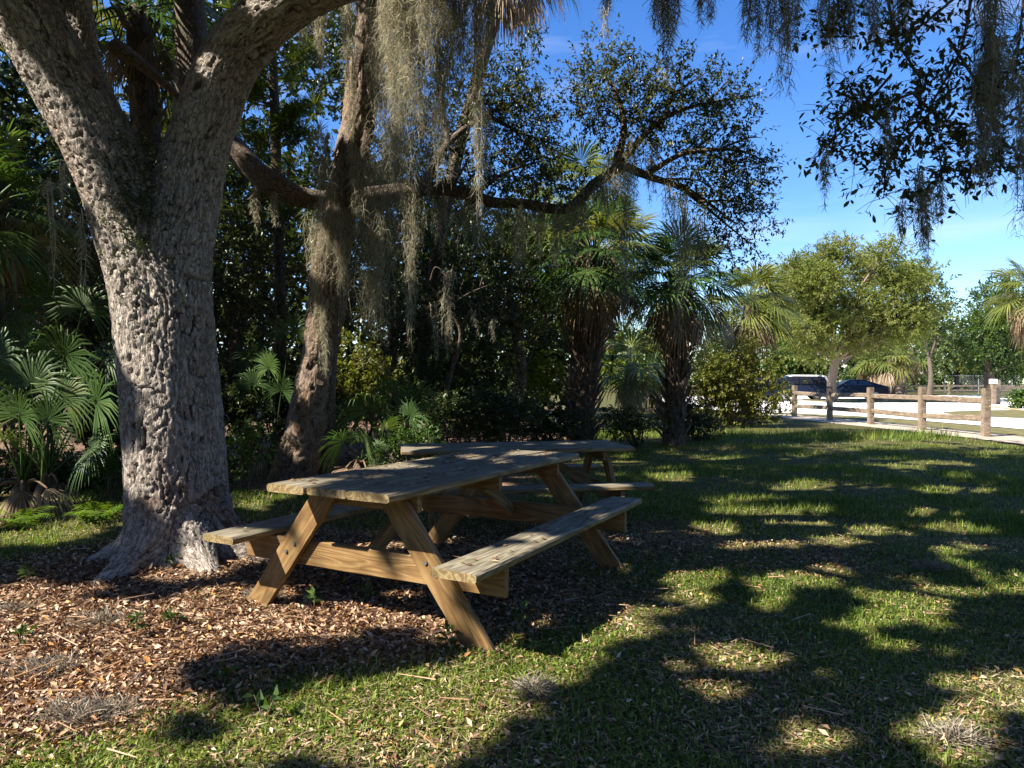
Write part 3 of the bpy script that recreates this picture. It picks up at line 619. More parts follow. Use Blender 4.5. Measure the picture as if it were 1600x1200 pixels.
def shade_clusters(n, x0, x1, y0, y1, h0, h1, rng, zt=0.0, use_lit=True, trunk=(-2.4, 5.1), rmax=11):
    G = np.column_stack([rng.uniform(x0, x1, n), rng.uniform(y0, y1, n)]); h = rng.uniform(h0, h1, n)
    keep = np.ones(n, bool)
    if use_lit: keep &= ~lit_at(G)
    P = np.column_stack([G - ((h - zt) / TAN)[:, None] * SUN_TO, h])
    fr = CAMH + (HY + 70) / F * np.maximum(P[:, 1], 0) + .2
    keep &= (P[:, 1] < .3) | (P[:, 2] > fr)
    keep &= np.hypot(P[:, 0] - trunk[0], P[:, 1] - trunk[1]) < rmax
    return P[keep]
rng = np.random.default_rng(21)
C1 = np.vstack([shade_clusters(7200, -4.5, 7, 2.0, 9, 5.0, 7.2, rng, use_lit=False), shade_clusters(4000, .5, 12, 9, 16.6, 6.5, 9.5, rng, use_lit=False)])
Pn = np.column_stack([rng.uniform(.5, 9.5, 1300), rng.uniform(-1, 9, 1300), rng.uniform(5, 9, 1300)]); Pn = Pn[Pn[:, 2] > CAMH + (HY + 70) / F * np.maximum(Pn[:, 1], 0) + .3]  # extra clusters added overhead, out of view, to keep sky light off the lawn
C1 = np.vstack([C1, Pn]); sub = np.repeat(C1, 3, 0) + rng.normal(0, .10, (len(C1) * 3, 3))
V, T, vr = twig_leaves(sub, rng.normal(size=sub.shape) + [0, 0, .2], rng, 7, .24, .165, .5); V, T, vr = thin(V, T, vr)
o = part('crown', V, T, M['oak_leaf'], oak, False, vr); o['kind'] = 'stuff'
acc = Acc(); starts = [pO(-60, -150, -.3), pO(-20, -80, -.25), pO(840, -75, -.2), pO(1050, -60, -.3), pO(660, -60, -.1), pO(112, -150, .5)]
for i in range(20):
    e = C1[rng.integers(len(C1))]; s = min(starts, key=lambda q: np.linalg.norm(q - e)); d = e - s; ln = np.linalg.norm(d)
    m1 = s + d * .35 + [0, 0, .12 * ln] + rng.normal(0, .05 * ln, 3); m2 = s + d * .7 + [0, 0, .1 * ln] + rng.normal(0, .05 * ln, 3)
    acc.add(*tube([s, m1, m2, e], [.085, .06, .04, .01], 8, 4, .05, i))
acc.build('upper_limbs', M['pale_bark'], oak)

# hanging outer twigs of the oak at the upper right of the view
rng = np.random.default_rng(31); YH = 4.7
hb = lambda x, y, dy=0: at(x, y, YH + dy)
acc = Acc(); tips = []
main = [([pO(1050, -60, -.3), hb(1200, -25), hb(1380, -40, .1), hb(1520, -30, .2), hb(1680, -20, .2)], [.10, .07, .055, .045, .03])]
subs = [[(1380, -40), (1400, 60), (1440, 140), (1400, 220), (1330, 250)], [(1520, -30), (1500, 80), (1450, 180), (1470, 260), (1440, 330)], [(1440, 140), (1360, 170), (1300, 180)],
        [(1480, 60), (1530, 140), (1560, 230), (1540, 260)], [(1600, -20), (1590, 80), (1580, 150)], [(1450, 180), (1390, 250), (1380, 310)], [(1300, -30), (1310, 20), (1290, 60)], [(1520, -30), (1440, 40), (1370, 70)],
        [(1400, 220), (1340, 160), (1320, 120)], [(1470, 260), (1520, 270), (1560, 250)], [(1660, -20), (1640, 90), (1620, 160)], [(1390, 120), (1320, 200), (1285, 235)], [(1430, 150), (1480, 200), (1500, 230)]]
for P, R in main: acc.add(*tube(P, R, 10, 5, .06, 3))
for s in subs:
    dy = rng.uniform(-.35, .35); P = [hb(x, y, dy + rng.uniform(-.1, .1)) for x, y in s]; n = len(P)
    acc.add(*tube(P, np.linspace(.011, .003, n), 5, 4, 0, 1)); C = catmull(np.array(P), 10)
    for k in range(6, len(C)):
        tips += [C[k]] * 2
        for q in range(3):
            d = unit(rng.normal(size=3) * [1, .8, .8]) * rng.uniform(.08, .30); e = C[k] + d
            acc.add(*tube([C[k], C[k] + d * .5 + [0, 0, .02], e], [.0028, .002, .0015], 3, 2, 0, 1)); tips += [e, C[k] + d * .6]
acc.build('hanging_twigs', M['dark_bark'], oak)
tips = np.array(tips); tips = tips[rng.uniform(size=len(tips)) < .5]
tp4 = np.repeat(tips, 4, 0) + rng.normal(0, .022, (len(tips) * 4, 3)); V, T, vr = round_leaves(tp4, rng.normal(size=tp4.shape) - [0, 0, .3], .056, .42, rng)
part('hanging_leaves', V, T, M['oak_leaf'], oak, False, vr)['kind'] = 'stuff'

# beards of moss on the oak
rng = np.random.default_rng(41)
for x, y, l, wd, Y in [(945, -30, 95, 12, 4.9), (1025, -30, 80, 14, 5), (1047, -30, 130, 26, 4.9), (1040, -20, 145, 12, 4.9), (1095, -40, 85, 20, 5), (1110, -30, 65, 14, 5), (1168, -30, 110, 18, 4.8), (1183, -25, 130, 12, 4.8), (1222, -20, 175, 22, 4.7),
                       (1206, -25, 120, 14, 4.8), (1246, -30, 95, 10, 4.8), (1292, -10, 145, 20, 4.7), (1328, -20, 120, 16, 4.7), (1362, -20, 110, 26, 4.8), (1410, -20, 70, 20, 4.8), (1548, -25, 330, 36, 4.6), (1535, 90, 215, 24, 4.6), (1597, 120, 250, 18, 4.5),
                       (1447, 290, 125, 18, 4.7), (1437, 270, 110, 14, 4.7), (1467, 280, 70, 8, 4.7), (1410, 310, 70, 8, 4.7), (1385, 150, 140, 10, 4.7), (1288, 240, 80, 10, 4.7), (1560, 60, 190, 22, 4.7), (1640, 20, 260, 30, 4.7)]:
    s = Y / F; moss(oak, at(x, y, Y), l * s, wd * s * 1.0, 130 + l * wd * .13, rng, thick=.0042)
for x, y, l, wd, Y in [(500, -25, 150, 22, 6.2), (470, -20, 100, 22, 6), (545, -25, 125, 26, 6.3), (590, -40, 240, 40, 6.4), (620, -40, 330, 36, 6.1), (652, -40, 270, 44, 6.0), (640, -40, 200, 50, 5.9), (690, -40, 340, 34, 6.2), (722, -40, 210, 26, 6.1), (748, -35, 400, 16, 6.0), (672, -40, 150, 40, 5.8), (765, -35, 120, 14, 6.2), (615, -40, 120, 40, 5.9), (705, -40, 120, 30, 6)]:
    s = Y / F; moss(oak, at(x, y, Y), l * s, wd * s * .9, 420 + l * wd * .12, rng, thick=.0036)
for x, y, l, wd in [(82, 285, 180, 10), (128, 335, 130, 12), (98, 250, 100, 8)]:
    moss(oak, at(x, y, 5.6), l * 5.6 / F, wd * 5.6 / F, 150, rng)

# ------------------------------------------------------------------ leaning flaky-barked tree draped in moss
rng = np.random.default_rng(51); YL = 9.3
lean = thing('leaning_tree', 'leaning tree with flaking orange tan bark wrapped in hanging moss', 'tree', tuple(at(468, 752, YL)[:2]) + (0,))
pl = lambda x, y, dy=0: at(x, y, YL + dy)
acc = Acc()
V, Q, B = tube([pl(448, 790), pl(458, 750), pl(472, 690), pl(490, 600), pl(508, 480), pl(522, 380), pl(541, 280), pl(560, 160), pl(576, 20), pl(592, -120)], [.38, .31, .26, .23, .21, .20, .18, .165, .155, .135], 64, 22, .07, 5)
B[:, 2] /= .42; dp, bg_ = bark_relief(B, 13.0, .2, 1.4); ctr = V.reshape(-1, 64, 3).mean(1).repeat(64, 0)
V = V + unit(V - ctr) * ((dp - .6) * .045 + bg_ * .05)[:, None]; part('trunk', V, Q, M['tan_bark'], lean, True, None, {'barkco': B * [1, 1, .4], 'crev': dp})
acc = Acc()
acc.add(*tube([pl(500, 770, .1), pl(512, 680, .1), pl(516, 560, 0), pl(536, 440, -.1), pl(528, 340, -.15), pl(560, 260, -.1), pl(585, 140, 0), pl(600, -60, .1)], [.14, .11, .10, .09, .08, .08, .075, .06], 18, 8, .1, 9))
acc.add(*tube([pl(575, 30), pl(640, -60, -.2), pl(760, -120, -.5)], [.12, .09, .05], 10, 6, .05, 2)); acc.add(*tube([pl(586, -60), pl(500, -160, .4), pl(380, -260, .8)], [.1, .08, .04], 10, 6, .05, 2))
acc.build('vine_stem', M['dark_bark'], lean)
for k in range(22):   # peeling bark plates
    t = rng.uniform(0.05, .95); P = catmull(np.array([pl(472, 690), pl(490, 600), pl(508, 480), pl(522, 380), pl(541, 280), pl(560, 160), pl(576, 20)]), 10); i = int(t * (len(P) - 2)); c = P[i]; d = unit(P[i + 1] - P[i])
    a = rng.uniform(3.4, 5.9); r = .235 - .07 * t; n_ = np.array([math.cos(a), math.sin(a), 0]); s = np.cross(d, n_); l = rng.uniform(.12, .34); ww = rng.uniform(.03, .07)
    p = c + n_ * r; V = []
    for tt in np.linspace(0, 1, 4):
        bend = .05 * tt * tt; V += [p - d * l * (tt - .5) - s * ww * (1 - .4 * tt) + n_ * (bend + .006), p - d * l * (tt - .5) + s * ww * (1 - .5 * tt) + n_ * (bend + .006)]
    V = np.array(V); V = np.vstack([V, V + n_ * .008]); Fc = []
    for q in range(3): j = q * 2; Fc += [(j, j + 1, j + 3, j + 2), (8 + j, 8 + j + 2, 8 + j + 3, 8 + j + 1), (j, j + 2, j + 10, j + 8), (j + 1, j + 9, j + 11, j + 3)]
    part('bark_flake', V, [f for f in Fc], M['tan_bark'], lean, False, None, {'barkco': V, 'crev': np.full(len(V), .8)})
rng = np.random.default_rng(52)
for x, y, l, wd, dy in [(512, 250, 250, 30, -.4), (548, 60, 200, 16, -.3), (535, 330, 190, 18, -.4), (556, 230, 130, 14, -.4), (508, 470, 120, 14, -.35), (492, 330, 210, 20, -.3), (505, 200, 130, 22, -.4), (575, 250, 330, 50, -.2), (600, 150, 300, 50, 0), (592, 300, 250, 50, -.1), (628, 200, 220, 40, .2), (640, 90, 260, 46, .1), (610, 60, 240, 44, -.3), (665, 160, 170, 34, .2)]:
    s = (YL + dy) / F; moss(lean, pl(x, y, dy), l * s, wd * s, 420 + l * wd * .055, rng, thick=.0048)

# ------------------------------------------------------------------ second oak: long mossy horizontal limb and its crown
rng = np.random.default_rng(61)
oak2 = thing('live_oak', 'oak with a long mossy horizontal limb and dark airy crown before the palms', 'tree', (at(300, 700, 10.2)[0], 10.2, 0))
acc = Acc(); q = lambda x, y, Y: at(x, y, Y)
acc.add(*tube([q(296, 760, 10.2), q(290, 600, 10.2), q(292, 420, 10.1), q(300, 260, 10), q(300, 100, 10), q(290, -150, 10)], [.36, .28, .26, .24, .22, .18], 20, 6, .05, 1))
acc.add(*tube([q(296, 230, 10), q(350, 225, 9.8), q(420, 285, 9.7), q(500, 312, 9.9), q(650, 296, 10), q(720, 300, 10.1), q(770, 316, 10.15), q(818, 318, 10.2), q(885, 326, 10.3), q(925, 292, 10.45), q(938, 282, 10.5), q(972, 262, 10.6), q(1010, 275, 10.8), q(1080, 300, 10.9), q(1150, 350, 11)],
               [.20, .18, .15, .115, .095, .09, .085, .08, .078, .075, .072, .06, .05, .035, .012], 16, 8, .16, 2))
br = [([(960, 265, 10.6), (975, 200, 10.6), (960, 140, 10.6), (935, 110, 10.6)], .07), ([(972, 250, 10.6), (1030, 190, 10.8), (1090, 165, 11), (1180, 150, 11.2)], .06), ([(1010, 272, 10.8), (1070, 240, 10.6), (1150, 235, 10.4), (1200, 255, 10.3)], .05),
      ([(1060, 290, 10.9), (1110, 330, 11.2), (1170, 380, 11.4)], .04), ([(1030, 205, 10.8), (1050, 150, 10.7), (1065, 95, 10.6)], .04), ([(660, 296, 10), (700, 225, 10.4), (760, 180, 10.8), (830, 150, 11)], .08), ([(700, 225, 10.4), (690, 150, 10.6), (710, 60, 10.8)], .06),
      ([(760, 180, 10.8), (820, 210, 11), (880, 230, 11)], .04), ([(740, 305, 10.1), (790, 270, 10.4), (850, 250, 10.8)], .04), ([(175, 70, 9), (240, 115, 9.4), (296, 170, 10)], .12), ([(700, 300, 10.1), (720, 270, 9.8), (735, 240, 9.7)], .035)]
br += [([(x0, y0, 10.8), ((x0 + x1) / 2 + 10, (y0 + y1) / 2 - 8, 10.9), (x1, y1, 11)], .022) for x0, y0, x1, y1 in [(1080, 238, 1140, 190), (1100, 240, 1170, 290), (1120, 235, 1190, 215), (1080, 300, 1100, 360), (1090, 315, 1190, 330), (1100, 165, 1140, 120), (975, 200, 920, 170), (1050, 150, 1110, 110), (960, 150, 1000, 100), (1040, 280, 1120, 300), (1060, 245, 1110, 200)]]
for P, r in br:
    P = [q(*p) for p in P]; acc.add(*tube(P, np.linspace(r, r * .2, len(P)), 8, 6, .05, 4))
acc.build('trunk', M['dark_bark'], oak2)
def pxl(x, y, rx, ry, Y, n, dr=None):
    s = Y / F; return (at(x, y, Y), (rx * s, (dr if dr else (rx + ry) / 2 * s * 1.0), ry * s), n)
lob = [pxl(945, 125, 62, 48, 10.6, 170), pxl(1000, 150, 50, 45, 10.7, 120), pxl(920, 165, 34, 34, 10.6, 60), pxl(1060, 130, 50, 45, 10.8, 110), pxl(1120, 150, 46, 34, 11, 90), pxl(1165, 150, 26, 20, 11.1, 22), pxl(1040, 200, 60, 40, 10.8, 130), pxl(1120, 220, 60, 46, 10.6, 130), pxl(1165, 270, 42, 46, 10.6, 110),
       pxl(1130, 310, 60, 45, 11, 130), pxl(1165, 350, 40, 40, 11.3, 80), pxl(1085, 270, 50, 40, 10.9, 70), pxl(1110, 385, 60, 30, 11.3, 60), pxl(970, 210, 45, 40, 10.7, 70)]
lob += [pxl(790, 140, 55, 50, 11, 170), pxl(835, 190, 50, 60, 11, 170), pxl(760, 220, 70, 60, 11, 190), pxl(850, 245, 42, 34, 11, 80), pxl(710, 90, 60, 70, 11, 150), pxl(800, 275, 60, 30, 11, 120), pxl(690, 190, 60, 70, 11.2, 190), pxl(650, 260, 60, 50, 11.4, 150), pxl(620, 160, 50, 60, 11.6, 120), pxl(860, 290, 40, 18, 10.9, 50), pxl(820, 80, 24, 30, 11, 30)]
crown(oak2, [(c, r, k * 1.25) for c, r, k in lob], M['oak_leaf'], rng, 11, .26, .066, .44, .3, up=.15)
lob = [pxl(x, y, 34, 22, 10.1, 40) for x, y in [(690, 288), (740, 296), (800, 300), (850, 306), (900, 296)]]
rng = np.random.default_rng(62)
crown(oak2, lob, M['oak_leaf'], rng, 10, .2, .062, .44, .2, 'limb_leaves')
for x in range(660, 960, 17):
    yl = np.interp(x, [640, 720, 820, 885, 940, 965], [296, 300, 319, 326, 280, 262]); l = rng.uniform(25, 110); moss(oak2, at(x, yl - 6, 10.1), l * 10.1 / F, rng.uniform(10, 20) * 10.1 / F, 160, rng, thick=.006)
# its high crown, added above the picture to shade the thicket
C2 = shade_clusters(7500, -9, 1.0, 7.2, 15, 7.5, 11, rng, zt=2.0, use_lit=False, trunk=(-5, 8), rmax=11)
mk = wob(C2[:, 0] + C2[:, 2] * .5, C2[:, 1], 1.6, 77) < .75; C2 = C2[mk]
sub_ = np.repeat(C2, 2, 0) + rng.normal(0, .14, (len(C2) * 2, 3)); V, T, vr = twig_leaves(sub_, rng.normal(size=sub_.shape), rng, 7, .26, .17, .5); V, T, vr = thin(V, T, vr)
part('high_crown', V, T, M['oak_leaf'], oak2, False, vr)['kind'] = 'stuff'
for x, y, l, wd, Y in [(655, 310, 70, 20, 10), (690, 310, 95, 24, 10), (722, 308, 60, 18, 10), (745, 315, 80, 18, 10.1), (780, 320, 60, 24, 10.1), (815, 325, 120, 24, 10.1), (842, 330, 70, 18, 10.2), (868, 330, 90, 16, 10.2), (892, 330, 80, 20, 10.3), (908, 320, 60, 16, 10.3), (945, 285, 60, 14, 10.4), (962, 240, 120, 34, 10.4), (975, 260, 220, 26, 10.4), (985, 215, 120, 26, 10.5), (1018, 250, 60, 20, 10.7), (1020, 215, 110, 18, 10.7), (1048, 260, 130, 22, 10.7), (1065, 300, 240, 26, 10.8), (1078, 320, 150, 24, 10.8), (905, 160, 24, 8, 10.6), (640, 300, 250, 26, 10), (760, 170, 220, 14, 10.2), (700, 420, 130, 20, 10.5), (400, 290, 70, 12, 9.6), (430, 302, 50, 10, 9.6), (1100, 340, 90, 18, 11)]:
    s = Y / F; moss(oak2, at(x, y, Y), l * s, wd * s, 200 + l * wd * .08, rng, thick=.0065)

# bare grey branch with moss poking out of the thicket
db = thing('dead_branch', 'bare grey mossy branch arching out of the dark thicket', 'branch', tuple(at(705, 560, 11)[:2]) + (0,)); acc = Acc(); rng = np.random.default_rng(63)
acc.add(*tube([at(690, 690, 11.3), at(700, 600, 11.2), at(720, 520, 11), at(690, 470, 10.8), at(668, 440, 10.6)], [.045, .035, .03, .02, .01], 8, 6, .05, 2))
for p in [[(715, 505), (745, 480), (790, 462), (820, 470)], [(700, 480), (735, 455), (770, 450)], [(745, 480), (770, 500), (785, 530)], [(690, 470), (700, 440), (690, 425)], [(760, 470), (745, 450), (755, 432)], [(790, 462), (780, 490), (800, 500)], [(668, 440), (680, 425), (700, 430)], [(735, 480), (720, 455), (725, 440)]]:
    acc.add(*tube([at(x, y, 10.7) + rng.normal(0, .04, 3) for x, y in p], np.linspace(.018, .004, len(p)), 5, 5, .05, 2))
acc.build('branch', M['dark_bark'], db)
for x, y, l in [(680, 470, 90), (700, 490, 70), (745, 485, 40), (770, 495, 35), (640, 440, 110)]: moss(db, at(x, y, 10.7), l * .0097, .12, 160, rng)

# ------------------------------------------------------------------ palms
def boot_mesh():
    V = np.array([[-.05, -.012, 0], [.05, -.012, 0], [.055, .018, 0], [-.055, .018, 0], [-.045, .05, .16], [.045, .05, .16], [.045, .075, .16], [-.045, .075, .16], [-.085, .10, .33], [-.05, .10, .34], [.05, .10, .34], [.085, .10, .33], [0, .06, .19]])
    Fc = [(0, 3, 2, 1), (0, 1, 5, 4), (1, 2, 6, 5), (2, 3, 7, 6), (3, 0, 4, 7), (4, 12, 9, 8), (12, 5, 11, 10), (7, 8, 9, 12), (12, 10, 11, 6), (4, 8, 7), (5, 6, 11), (4, 5, 12), (7, 12, 6)]
    return tomesh('leaf_base', V, Fc, False, np.random.default_rng(2).uniform(.2, .9, len(V)))
BOOT = boot_mesh(); BOOT.materials.append(M['boot'])
def palm(label, base, top, r, R, pet, nlive, ndead, seed, boots=0, mat='frond', bark='palm_bark', name='sabal_palm', nseg=30, boot_from=0.0, dlen=.7, group='sabal palms', bow=0):
    rg = np.random.default_rng(seed); base = np.asarray(base, float); top = np.asarray(top, float)
    t = thing(name, label, 'palm', tuple(base), group); acc = Acc()
    mid = (base + top) / 2 + np.array([bow, 0, 0])
    acc.add(*tube([base - [0, 0, .2], base + [0, 0, .05], mid, top - (top - base) * .1, top + [0, 0, .1]], [r * 1.35, r * 1.2, r, r * .95, r * .5], 14, 5, .04, seed)); acc.build('trunk', M[bark], t)
    H = np.linalg.norm(top - base); d = (top - base) / H
    for k in range(boots):
        f_ = boot_from + (1 - boot_from) * (k + .5) / boots; a = k * 2.39996; c = base + d * H * f_ * .97 + np.array([bow * 4 * f_ * (1 - f_), 0, 0]) * .5
        o = bpy.data.objects.new('leaf_base', BOOT); COL.objects.link(o); o.parent = t; s = rg.uniform(.8, 1.25) * (r / .2)
        n_ = np.array([math.cos(a), math.sin(a), 0]); o.location = tuple(c + n_ * r * .9 - base)
        o.rotation_euler = (-.28 + rg.normal(0, .12), rg.normal(0, .25), a - math.pi / 2); o.scale = (s, s, s)
    for k in range(nlive):
        a = k * 2.39996 + rg.normal(0, .2); el = math.radians(82 - 112 * ((k + .5) / nlive) ** .9 + rg.normal(0, 6)); dv = np.array([math.cos(a) * math.cos(el), math.sin(a) * math.cos(el), math.sin(el)])
        p = pet * rg.uniform(.8, 1.15); f0 = top + dv * p + np.array([0, 0, -.12 * p * math.cos(el)])
        frond(t, top + dv * r * .5, f0, R * rg.uniform(.85, 1.1), mat if rg.uniform() < .8 else 'frond_yellow', rg, nseg=nseg, droop=.3 + .15 * (k / nlive), spread=1.9, sag=.08, nrm=(-dv[0] * math.sin(el), -dv[1] * math.sin(el), math.cos(el)))
    for k in range(ndead):
        a = k * 2.39996 + 1.1; el = math.radians(rg.uniform(-78, -38)); dv = np.array([math.cos(a) * math.cos(el), math.sin(a) * math.cos(el), math.sin(el)])
        f0 = top + dv * dlen * rg.uniform(.7, 1.2); frond(t, top + np.array([dv[0], dv[1], 0]) * r, f0, R * rg.uniform(.6, .9), 'frond_dead', rg, name='dead_frond', nseg=18, droop=.55, spread=1.0, sag=.25, nrm=(dv[0], dv[1], .4))
    return t
gp = lambda x, Y: np.array([(x - 800) / F * Y, Y, float(gz((x - 800) / F * Y, Y))])
palm('dark booted cabbage palm standing left of the pair behind the picnic tables', gp(906, 14), at(928, 400, 14), .22, .85, .8, 34, 26, 1, 120, dlen=.8)
palm('booted cabbage palm with mossy skirt, right of the pair behind the tables', gp(1052, 14.6), at(1062, 440, 14.6), .20, .85, .75, 32, 26, 2, 110, dlen=.8)
palm('yellow green cabbage palm rising behind the olive shrub', gp(1165, 22), at(1172, 470, 22), .22, 1.0, .8, 22, 14, 3, 0, 'frond_yellow', dlen=.9)
palm('cabbage palm head squeezed between the two booted palms', gp(913, 23), at(958, 392, 23), .22, 1.35, 1.05, 22, 12, 4, 40, 'frond_yellow', boot_from=.4)
palm('tall pale topped palm just behind the long mossy limb', gp(902, 19), at(905, 300, 19), .2, 1.05, .9, 18, 6, 5, 0, 'frond_yellow')
palm('palm at the left edge with drooping fronds and brown skirt', gp(-40, 7.6), at(-25, 330, 7.6), .18, .62, .62, 20, 10, 6, 40, boot_from=.5, dlen=.5)
palm('tall dark palm rising behind the fork of the big oak', gp(268, 10.6), at(215, 20, 10.6), .2, .88, .8, 22, 8, 7, 30, boot_from=.6, dlen=.6)
palm('tall palm whose brown dead skirt hangs at the top of the sky gap', gp(640, 13.5), at(800, -90, 13.5), .12, .9, .8, 14, 26, 8, 0, dlen=.9, bow=-.25)
palm('palm with tan dead skirt at the right edge over the green tree', gp(1632, 27), at(1618, 455, 27), .25, 1.25, 1.0, 22, 18, 9, 60, 'frond_yellow', dlen=.9)
palm('small far palm with thin pale leaning trunk beyond the drive', gp(1405, 74), at(1424, 545, 74), .35, 1.9, 1.6, 16, 12, 10, 0, 'frond_yellow', 'pale_bark', nseg=18, dlen=1.7)
palm('short far palm right of the spreading tree, thick brown skirt', gp(1392, 70), at(1394, 562, 70), .35, 1.8, 1.4, 16, 12, 11, 0, 'frond_yellow', nseg=18, dlen=1.6)
palm('far palm nearest the spreading tree trunk beyond the blue car', gp(1366, 72), at(1366, 566, 72), .35, 1.7, 1.4, 14, 12, 12, 0, 'frond_yellow', nseg=18, dlen=1.5)
palm('leafy low palm seen through the gap between the booted trunks', gp(985, 27), at(985, 575, 27), .25, 1.2, .9, 18, 10, 13, 0, 'frond_yellow', nseg=20)
palm('second low palm in the gap, close to the right booted trunk', gp(1025, 30), at(1022, 570, 30), .25, 1.2, .9, 18, 8, 14, 0, 'frond', nseg=20)

def palmetto(label, base, fans, seed, mat='frond', dead=3):
    """fans: (px, py, Y, R) fan base points"""
    rg = np.random.default_rng(seed); base = np.asarray(base, float); t = thing('saw_palmetto', label, 'palmetto', tuple(base), 'low palmettos in the thicket')
    V, Q, B = tube([base - [0, 0, .1], base + [0, 0, .15], base + [.05, 0, .35]], [.10, .09, .05], 10, 4, .1, seed); part('stem', V, Q, M['palm_bark'], t, True, np.full(len(V), .5), {'barkco': B}); hub = base + np.array([.03, 0, .3])
    for x, y, Y, R in fans:
        p = at(x, y, Y); d = unit(p - hub)
        frond(t, hub, p, R, mat, rg, nseg=34, spread=2.1, droop=.28 + rg.uniform(0, .3), sag=.06, pw=.009, nrm=(d[0] * -.2 + rg.normal(0, .25), -.9, .5 + rg.normal(0, .2)))
    for k in range(dead):
        a = rg.uniform(3.3, 6.1); f0 = hub + np.array([math.cos(a) * .3, math.sin(a) * .3, -.02]); frond(t, hub, f0, .36, 'frond_dead', rg, 'dead_frond', nseg=16, spread=1.0, droop=.8, sag=.2)
    return t
palmetto('broad fan palmetto left of the oak trunk, tallest in the corner', gp(70, 7.3), [(100, 555, 7.0, .56), (150, 628, 6.9, .5), (48, 560, 7.3, .5), (130, 480, 7.6, .5), (75, 470, 7.8, .5), (10, 590, 7.1, .5), (165, 560, 7.4, .45), (120, 600, 7.1, .5), (30, 520, 7.5, .5), (140, 700, 7.0, .4), (70, 700, 7.0, .4)], 1, dead=1)
palmetto('drooping palmetto at the left edge with brown dead fans', gp(30, 6.8), [(30, 648, 6.6, .5), (-20, 640, 6.7, .5), (75, 655, 6.7, .45), (5, 690, 6.5, .4), (50, 600, 6.9, .5), (95, 620, 6.9, .45), (-5, 560, 7, .5)], 2, dead=3)
palmetto('small palmetto between the oak and the leaning tree', gp(425, 9.9), [(420, 575, 9.8, .42), (395, 600, 9.9, .4), (440, 610, 9.7, .36), (455, 520, 10.2, .42), (400, 560, 10.1, .4)], 3)
palmetto('blue green palmetto behind the left end of the farther table', gp(590, 9.6), [(575, 640, 9.4, .5), (610, 620, 9.6, .5), (640, 650, 9.3, .46), (545, 650, 9.5, .46), (600, 670, 9.2, .42), (655, 620, 9.8, .42)], 4)
palmetto('low palmetto with brown fans just right of the leaning trunk', gp(560, 8.8), [(535, 690, 8.6, .34), (570, 690, 8.6, .34), (590, 705, 8.6, .3)], 5, dead=6)

# ------------------------------------------------------------------ shrubs and thicket
def shrub(label, x, y, rx, ry, Y, mat, n, seed, per=10, tl=.2, L=.065, W=.48, nl=6, name='shrub', group='shrubs of the thicket', stem='dark_bark', cat='shrub', r0=.03, up=.25, dr=None):
    rg = np.random.default_rng(seed); c = at(x, y, Y); s = Y / F; b = np.array([c[0], Y, float(gz(c[0], Y))]); t = thing(name, label, cat, tuple(b), group)
    D = dr if dr else .5 * (rx + ry) * s * .8; lobes = []
    for k in range(nl):
        o = np.array([rg.uniform(-.62, .62) * rx * s, rg.uniform(-.6, .6) * D, rg.uniform(-.62, .62) * ry * s]); f_ = rg.uniform(.42, .6)
        lobes.append((c + o, (rx * s * f_, D * f_, ry * s * f_), n / nl))
    acc = Acc(); limb_net(acc, b + [0, 0, -.05], lobes, r0, rg, twig=5, seg=5); acc.build('stems', M[stem], t)
    crown(t, lobes, M[mat], rg, per, tl, L, W, .45, 'foliage', up, keep=lambda P: P[:, 2] > .02)
    return t
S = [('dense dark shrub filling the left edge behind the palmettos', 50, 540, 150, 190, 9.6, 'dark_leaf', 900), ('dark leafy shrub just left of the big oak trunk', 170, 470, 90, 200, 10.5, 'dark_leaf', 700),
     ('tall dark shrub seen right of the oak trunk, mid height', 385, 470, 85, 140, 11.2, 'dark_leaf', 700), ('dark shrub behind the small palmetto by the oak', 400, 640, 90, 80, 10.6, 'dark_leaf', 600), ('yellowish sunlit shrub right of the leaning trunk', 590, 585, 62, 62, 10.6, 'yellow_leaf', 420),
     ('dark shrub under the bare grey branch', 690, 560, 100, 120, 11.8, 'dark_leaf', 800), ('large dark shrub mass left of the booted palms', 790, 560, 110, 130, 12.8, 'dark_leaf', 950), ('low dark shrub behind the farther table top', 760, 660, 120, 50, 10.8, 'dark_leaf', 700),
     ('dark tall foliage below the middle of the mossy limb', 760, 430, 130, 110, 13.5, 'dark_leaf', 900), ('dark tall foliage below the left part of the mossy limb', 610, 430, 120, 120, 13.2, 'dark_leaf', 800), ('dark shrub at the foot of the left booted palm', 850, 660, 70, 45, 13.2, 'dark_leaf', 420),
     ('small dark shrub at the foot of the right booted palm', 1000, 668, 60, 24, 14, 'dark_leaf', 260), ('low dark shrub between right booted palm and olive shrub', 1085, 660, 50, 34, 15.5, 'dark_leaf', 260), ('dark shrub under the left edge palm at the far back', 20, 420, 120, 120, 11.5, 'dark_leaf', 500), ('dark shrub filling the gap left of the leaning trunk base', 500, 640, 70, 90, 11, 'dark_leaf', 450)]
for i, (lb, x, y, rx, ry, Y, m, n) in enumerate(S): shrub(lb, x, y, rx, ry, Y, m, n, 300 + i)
shrub('bright green seedling shrub at the right foot of the oak trunk', 385, 715, 42, 46, 8.4, 'green_leaf', 130, 331, L=.055, nl=4)
shrub('low green ground shrub behind the palmetto, beside the farther table', 650, 700, 70, 24, 8.9, 'green_leaf', 190, 332, L=.05, nl=5)
shrub('low dark undergrowth below the left palmettos', 60, 745, 120, 45, 8.3, 'dark_leaf', 420, 339)
shrub('dark undergrowth right behind the broad palmetto by the oak', 150, 690, 60, 80, 8.9, 'dark_leaf', 380, 340)
shrub('small green shrub low between oak and left palmettos', 165, 735, 34, 30, 7.4, 'green_leaf', 80, 333, L=.05, nl=3)
shrub('bright lime bush lit by sun left of the booted palm', 845, 585, 46, 44, 19, 'lime_leaf', 330, 334, L=.10, nl=5, group='sunlit shrubs')
